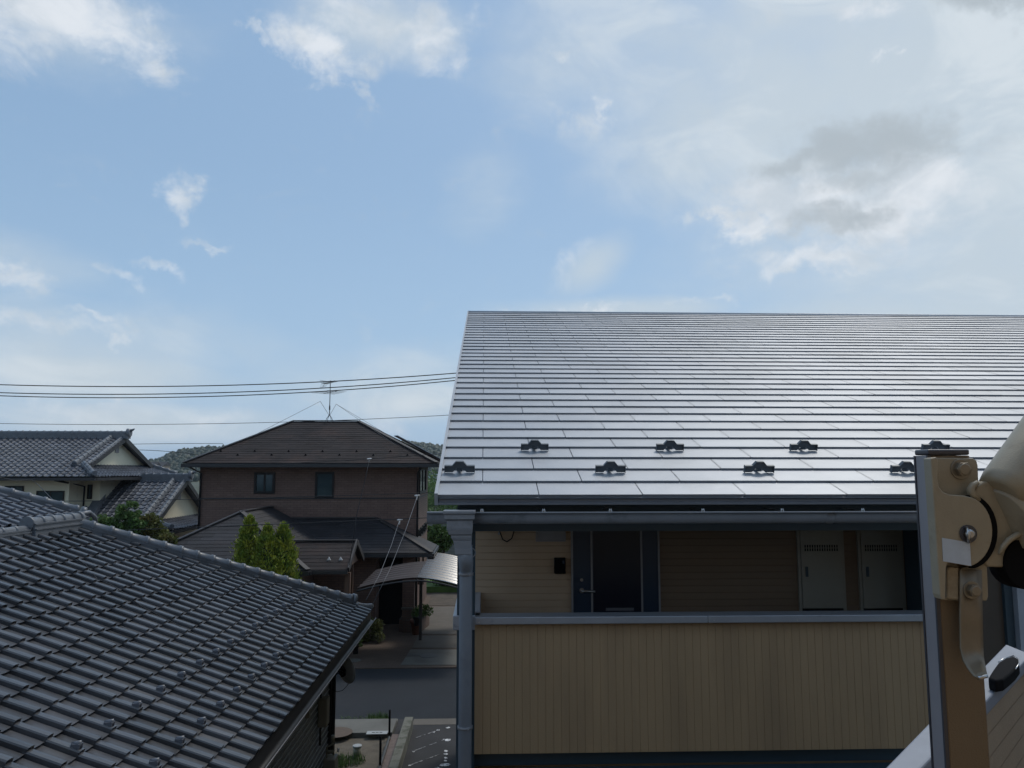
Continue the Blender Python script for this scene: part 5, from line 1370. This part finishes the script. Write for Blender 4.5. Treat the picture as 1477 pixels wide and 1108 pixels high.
cable([(150, 766), (300, 760), (640, 746)], 21.0, .011, 'lowest thin cable crossing in front of the brown porch roofs', -20, 3)
cable([(285, 673), (533, 662), (640, 654)], 24.5, .009, 'thin cable hugging the eave of the brown house', on_y(285, 673, 24.5).x, 3)
def drop(name, label, pts, r=.005, m=m_wiregrey):
    g = MB(); P_ = [Vector(p) for p in pts]; g.tube(P_, r, 6); o = g.build(name, m, loc=tuple(P_[0])); tag(o, label, 'cable', 'service wires hanging to the near tiled roof'); return o
ce = on_z(536, 872, 2.95)
drop('service_wire', 'pale service wire from the upper insulator down to the near roof corner', [on_y(602, 716, 21.5), on_y(585, 765, 19.3), on_y(563, 820, 17), (ce.x + .02, ce.y, ce.z)])
drop('service_wire', 'pale service wire from the lower insulator down to the near roof corner', [on_y(576, 751, 21.0), on_y(565, 785, 19), on_y(548, 828, 17), (ce.x - .1, ce.y - .1, ce.z + .1)])
drop('service_wire', 'dark service wire falling across the brown house from its eave insulator', [on_y(533, 662, 24.5), on_y(527, 690, 24.3), on_y(514, 745, 24.0), on_y(503, 822, 23.6)], .011, m_wire)
drop('service_wire', 'thin wire running down along the near eave from the roof corner', [(ce.x + .03, ce.y, ce.z), on_z(505, 925, 2.85), on_z(470, 970, 2.85), on_z(425, 1022, 2.85)], .006)
for (px, py, y, lab) in ((533, 662, 24.5, 'white insulators on the cable at the brown eave'), (602, 715, 21.5, 'white insulator on the cable at the right corner of the brown house'), (577, 750, 21.0, 'white insulator on the lowest cable above the carport')):
    c = on_y(px, py, y); g = MB(); g.tube([c - Vector((.08, 0, 0)), c - Vector((.04, 0, 0)), c + Vector((.07, 0, .01))], [.012, .024, .012], 8); g.tube([c, c - Vector((.02, 0, .12))], [.012, .02], 8)
    o = g.build('insulator', m_ceramic, loc=tuple(c)); tag(o, lab, 'insulator')
c0 = on_y(25, 690, 22.5)
drop('service_wire', 'dark service wire reaching the cream house above its front windows', [on_y(-40, 680, 21), on_y(20, 693, 25), on_y(46, 692, 29), on_y(56, 700, 27), on_y(76, 721, 24), on_y(96, 742, 20)], .012, m_wire)
cable([(175, 641), (250, 640), (330, 640)], 60, .02, 'faint far cable between the cream house and the brown house', -40, -20, grp='far cables')
cable([(178, 649), (260, 653), (290, 657)], 40, .015, 'far cable sloping down behind the brown roof', -24, -14, grp='far cables')
# thin wire lying over the near tiles
def onroof(px, py, h=.045):
    d = ray(px, py); t = (ZEV + h + SL * XE_ - H) / (d.z + SL * d.x); return Vector((0, 0, H)) + d * t
drop('roof_wire', 'thin dark wire lying diagonally over the dark near roof tiles', [onroof(*p) for p in ((53, 768), (90, 792), (124, 815), (140, 835), (165, 846), (205, 875), (240, 893), (290, 920), (330, 938), (360, 951), (400, 972), (430, 990))], .0045, m_wire)

# ================================================================== our own building: wall behind, parapet, post, bracket
own = thing('viewer_building', 'tan parapet with pale coping of the building the view is taken from', 'building', (2.2, 1.8, 0))
g = MB(); g.box(-2.5, -8, 0, 7, -1.1, 7.6); g.build('rear_wall', m_tanwall, own)
zk_ = H - .78
a0, a1 = on_z(1276, 1108, zk_), on_z(1451, 929, zk_); b0_, b1_ = on_z(1328, 1108, zk_), on_z(1478, 953, zk_)
d0 = (a0 - a1).normalized(); a0e = a1 + d0 * 3.2; 
d1 = (b0_ - b1_).normalized(); b0e = b1_ + d1 * 3.2
c1_ = on_z(1500, 949, zk_); c2_ = on_z(1560, 974, zk_)
g = MB()
sp1 = on_z(1317, 1066, zk_)
tj = (a0 - a1).length * .42
aj = a1 + d0 * tj; bj = b1_ + d1 * (tj - .02)
g.prism([aj, a0e, b0e, bj], (0, 0, -.05))
g.prism([aj - d0 * .003, bj - d1 * .003, b1_, c1_ + (c1_ - a1) * .0 + Vector((.0, -.05, 0)), c1_, a1], (0, 0, -.05))
cop = g.build('coping', mat('weathered_coping', (.19, .21, .25), .5, .1, var=.1, vscale=9, dark=((.12, .13, .15), 14, .6, .8)), own, recalc=True); bevel(cop, .006)
g = MB(); ins = (b0_ - a0); ins = Vector((ins.x, ins.y, 0)).normalized() * .012
bb0, bb1 = b0e - ins, b1_ - ins
du_ = (bb1 - bb0).normalized(); 
for k_ in range(30):
    z1_ = zk_ - .051 - k_ * .075; z0_ = z1_ - .071
    n_ = Vector((du_.y, -du_.x, 0)); far_ = bb1 + du_ * 3
    g.add([Vector((bb0.x, bb0.y, z0_)), Vector((far_.x, far_.y, z0_)), Vector((far_.x, far_.y, z1_)), Vector((bb0.x, bb0.y, z1_)), Vector((bb0.x, bb0.y, z0_ - .004)) - n_ * .001, Vector((far_.x, far_.y, z0_ - .004)) - n_ * .001], [(0, 1, 2, 3), (4, 5, 1, 0)])
ua_ = a0e - bb0; ua_ = Vector((ua_.x, ua_.y, 0)) * .86
g.add([Vector((bb0.x, bb0.y, zk_ - .052)), Vector((far_.x, far_.y, zk_ - .052)), Vector((far_.x, far_.y, zk_ - .052)) + ua_, Vector((bb0.x, bb0.y, zk_ - .052)) + ua_] + [Vector((p.x, p.y, 0)) for p in (bb0, far_, far_ + ua_, bb0 + ua_)], [(2, 3, 7, 6), (0, 3, 2, 1)])
g.build('parapet', mat('brown_siding', (.25, .19, .125), .7, var=.1, vscale=4, bump=.15, bscale=90), own)
# black rubber-lined opening on the coping
oc = on_z(1452, 962, zk_ + .02)
g = MB(); pts = []
for px, py in ((1425, 977), (1432, 966), (1440, 955), (1450, 949), (1462, 946), (1469, 950), (1470, 957), (1464, 965), (1455, 973), (1447, 979), (1436, 981)): pts.append(on_z(px, py, zk_ + .045))
g.prism(pts, (0, 0, -.044)); o = g.build('bracket_boot', m_rubber, own); bevel(o, .008, 3)
g = MB(); g.tube([on_z(px, py, zk_ + .047) for px, py in ((1440, 955), (1450, 949), (1462, 946), (1469, 950), (1470, 957), (1465, 965))], .0022, 6); g.build('boot_rim', m_steel, own)

# post
YP_ = .93
def fp(px, py, y=YP_): return on_y(px, py, y)
xl_, xr_ = fp(1342, 660).x, fp(1399, 660).x; ztp = fp(1360, 657).z
post = thing('balcony_post', 'beige metal post with sky light painted on its side, close to the viewer at the right', 'post', (xl_ + .02, YP_, H - 1.8))
g = MB(); g.box(xl_ + .001, YP_, H - 1.8, xr_, YP_ + .030, ztp); o = g.build('front_face', m_beigepost, post); bevel(o, .0015)
g = MB(); g.box(xl_ - .0025, YP_ + .003, H - 1.8, xl_ + .0005, YP_ + .028, ztp); o = g.build('side_face', m_side_skytint, post)  # grey colour carries the sky light falling on this side
g = MB(); g.box(xl_ - .004, YP_ - .0008, H - 1.8, xl_ + .0006, YP_ + .0026, ztp); g.box(xl_ - .0035, YP_ + .0284, H - 1.8, xl_ + .001, YP_ + .0315, ztp); g.build('edge_seal', m_darkalu, post)
g = MB(); g.box(xl_ - .0035, YP_ - .002, ztp + .0005, xr_ - .001, YP_ + .029, ztp + .0075); o = g.build('cap', m_darkalu, post); bevel(o, .002)

# folding clothes-pole bracket
brk = thing('pole_bracket', 'beige cast folding bracket bolted to the balcony post, with steel bolts and a lever', 'bracket', (fp(1390, 760).x, YP_ - .02, fp(1390, 760).z))
def outline(pts, y, th): 
    g = MB(); g.prism([on_y(a, b, y) for a, b in pts], (0, th, 0)); return g
yb = YP_ - .004
g = outline([(1343, 660), (1404, 661), (1409, 664), (1411, 672), (1412, 700), (1400, 722), (1380, 800), (1388, 867), (1384, 867), (1366, 866), (1362, 866), (1357, 800)], yb, .0038)
o = g.build('base_plate', m_beige, brk); bevel(o, .0015)
# raised wall with rounded lobe
def arcp(cx_, cy_, rx, ry, a0_, a1_, n=14): return [(cx_ + rx * math.cos(R(a0_ + (a1_ - a0_) * i / n)), cy_ - ry * math.sin(R(a0_ + (a1_ - a0_) * i / n))) for i in range(n + 1)]
lobe = [(1342.5, 661), (1351, 659.5), (1353.5, 663), (1352.5, 690), (1355, 703), (1361, 710), (1370, 713.5), (1392, 715)] + arcp(1392, 767, 40, 51, 84, -80, 18) + [(1385, 814), (1368, 811), (1365, 818), (1364, 862), (1362, 865.5), (1358.5, 865), (1356, 858)]
g = outline(lobe, YP_ - .021, .0165); body = g.build('housing', m_beige, brk); bevel(body, .0028, 3, 25)
# raised collar that sweeps from the tab to the lobe
g = MB(); pts = [on_y(a, b, YP_ - .014) for a, b in ((1410, 696), (1403, 700), (1400, 706), (1402, 713), (1412, 722))]; g.tube(pts, [.003, .004, .005, .005, .003], 10); g.build('fillet', m_beige, brk)
# lower tabs and pocket
g = outline([(1366, 822), (1370, 817), (1384, 819), (1383.5, 866), (1366, 864)], YP_ - .012, .0075); o = g.build('lower_tab', m_beige, brk); bevel(o, .002, 3)
g = outline([(1386, 820), (1424, 812), (1426, 860), (1424, 867), (1386, 866)], YP_ - .010, .005); o = g.build('lower_tab', m_beige, brk); bevel(o, .0015, 3)
# bolts
def bolt(px, py, y, r, hexa=True):
    c = on_y(px, py, y); d = Vector((-.25, -1, 0)).normalized() if False else Vector((0, -1, 0))
    g = MB(); g.tube([c, c + d * .002], r * 1.35, 24); 
    g.tube([c + d * .002, c + d * .009], r, 6 if hexa else 18, smooth=not hexa); g.tube([c + d * .009, c + d * .0102], [r * .8, r * .7], 16)
    return g
for px, py, y, r_ in ((1385, 677, YP_ - .004, .0092), (1401, 851, YP_ - .014, .0078)):
    o = bolt(px, py, y, r_).build('bolt', mat('bolt_steel', (.26, .235, .19), .35, .7, var=.1, vscale=80), brk); bevel(o, .0006)
c = on_y(1396, 770, YP_ - .021)
g = MB(); g.tube([c, c - Vector((0, .0015, 0))], .0105, 22); o = g.build('washer', m_darkalu, brk)
g = MB(); g.tube([c - Vector((0, .0015, 0)), c - Vector((0, .006, 0)), c - Vector((0, .0075, 0))], [.0062, .0058, .003], 16); g.tube([c + Vector((-.003, -.003, .008)), c + Vector((-.004, -.008, 0)), c + Vector((-.002, -.004, -.010))], .002, 8); g.build('split_pin', m_steel, brk)
g = outline([(1358.8, 775.8), (1399, 782.6), (1401, 816.5), (1360.6, 809.8)], YP_ - .0217, .0005); g.build('label', m_sticker, brk)
# lever
yl = YP_ - .014
gl_ = MB(); top_l = [(1384, 822, 0), (1384.5, 900, 0), (1385, 935, -.002), (1389, 952, -.007), (1396, 965, -.016), (1404, 975, -.026), (1411, 980, -.032)]
top_r = [(1416, 822, 0), (1417, 900, 0), (1418, 935, -.002), (1419, 948, -.007), (1421, 958, -.016), (1423, 968, -.026), (1425, 976, -.032)]
vs = []
for (a, b, o1), (c_, d_, o2) in zip(top_l, top_r):
    p, q = on_y(a, b, yl + o1), on_y(c_, d_, yl + o2); m_ = (p + q) / 2 + Vector((0, .002, 0)); vs += [p, p * .75 + q * .25 + Vector((0, .0015, 0)), m_, p * .25 + q * .75 + Vector((0, .0015, 0)), q]
gl_.add(vs, [(r_ * 5 + k_, r_ * 5 + k_ + 1, (r_ + 1) * 5 + k_ + 1, (r_ + 1) * 5 + k_) for r_ in range(len(top_l) - 1) for k_ in range(4)], True)
m_lever = mat('worn_beige_lever', (.20, .165, .115), .35, .35, var=.12, vscale=40)
o = gl_.build('lever', m_lever, brk); s_ = o.modifiers.new('t', 'SOLIDIFY'); s_.thickness = .0022; s_.offset = 0
g = MB(); pa, pb = on_y(1411, 978.5, yl - .031), on_y(1424, 975, yl - .031); g.tube([pa, pb], .0022, 8); g.build('lever_tip', m_steel, o if False else brk)
# pivot disc behind the lobe, hub, arm
dk = on_y(1402, 768, YP_ - .012)
g = outline(arcp(1397, 767, 42, 54, 78, -78, 20) + [(1400, 820), (1395, 715)], YP_ - .016, .004); g.build('pivot_gap', m_rubber, brk)
g = outline([(1411, 722), (1404, 712), (1410, 700), (1418, 695), (1425, 694), (1432, 690)] + arcp(1425, 770, 38, 62, 62, -52, 16) + [(1424, 818), (1410, 800)], YP_ - .013, .02); o = g.build('knuckle', m_beige, brk); bevel(o, .003, 3, 25)
hA, hB = on_y(1436, 752, YP_ + .0), on_y(1492, 716, YP_ + .03)
g = MB(); g.tube([hA, hA + (hB - hA) * .04, hA + (hB - hA) * .5, hB], [.040, .043, .043, .043], 32); o = g.build('arm_hub', m_beige, brk)
aA, aB = on_y(1452, 701, YP_ - .01), on_y(1523, 609, YP_ + .02)
g = MB(); g.tube([aA - (aB - aA) * .13, aA - (aB - aA) * .1, aA, aB, aB + (aB - aA) * 1.5], [.021, .027, .029, .033, .033], 28); o = g.build('arm', m_beige, brk)
g = MB(); c = on_y(1476, 812, YP_ - .005); g.tube([c + Vector((0, .02, 0)), c - Vector((0, .012, 0))], [.031, .031], 24); g.build('socket', m_rubber, brk)
g = MB(); pts = [on_y(px, py, YP_ - .02) for px, py in ((1441, 800), (1447, 788), (1455, 779), (1466, 772), (1480, 768))]; g.tube(pts, [.002, .0032, .0035, .0035, .0035], 10); g.build('socket_rim', m_beige, brk)

# ================================================================== final sizes
# everything beyond the near buildings is enlarged about the origin, the near buildings stand on taller ground floors
NEAR = {'apartment_building', 'tiled_roof_house', 'intercom', 'electric_meter_box', 'junction_box', 'gas_meter', 'satellite_dish', 'viewer_building', 'balcony_post', 'pole_bracket', 'service_wire', 'roof_wire'}
done = set()
DZ = H_CAM - H
def is_near(o):
    n = o.name.split('.')[0]
    if n == 'service_wire': return False
    return n in NEAR
wire_fix = []
for o in [x for x in sc.objects if x.parent is None and x.type in ('MESH', 'EMPTY')]:
    fam = [o] + list(o.children_recursive)
    if o.name.startswith('service_wire'):     # these run from the near eave to the far houses
        l0 = Vector(o.location); o.location.z += DZ
        for v in o.data.vertices:
            w_ = v.co + l0; k_ = 1 + (KF - 1) * min(1, max(0, (w_.y - 14.6) / 6.4))
            v.co = Vector((w_.x * k_, w_.y * k_, H_CAM + (w_.z - H) * k_)) - Vector(o.location)
        continue
    if is_near(o):
        if o.name.startswith('parking_area'): continue
        if o.location.z > .02: o.location.z += DZ; base = True
        else: base = False
        for c_ in fam:
            if c_.type != 'MESH': continue
            if c_ is o or c_.data in done: 
                if c_ is o: pass
                elif c_.location.length > 1e-6 and not base: c_.location.z += DZ
                continue
            done.add(c_.data)
            if base: continue
            if c_.location.length > 1e-6: c_.location.z += DZ; continue
            for v in c_.data.vertices:
                if v.co.z > .01: v.co.z += DZ
    else:
        o.location = o.location * KF
        for c_ in fam:
            if c_ is not o: c_.location = c_.location * KF
            if c_.type != 'MESH' or c_.data in done: continue
            done.add(c_.data)
            for v in c_.data.vertices: v.co = v.co * KF

# air: a closed box of thin haze round the whole scene
hz_ = bpy.data.materials.new('haze'); hz_.use_nodes = True; t_ = hz_.node_tree; t_.nodes.remove(t_.nodes['Principled BSDF'])
pv = t_.nodes.new('ShaderNodeVolumePrincipled'); pv.inputs['Color'].default_value = (.78, .86, .95, 1); pv.inputs['Density'].default_value = .00017; pv.inputs['Anisotropy'].default_value = .2
t_.links.new(pv.outputs[0], t_.nodes['Material Output'].inputs['Volume'])
g = MB(); g.box(-3700, -400, -8, 3700, 3700, 70); tag(g.build('haze', hz_), kind='stuff')

sc.cycles.max_bounces = 6
sc.cycles.volume_bounces = 0
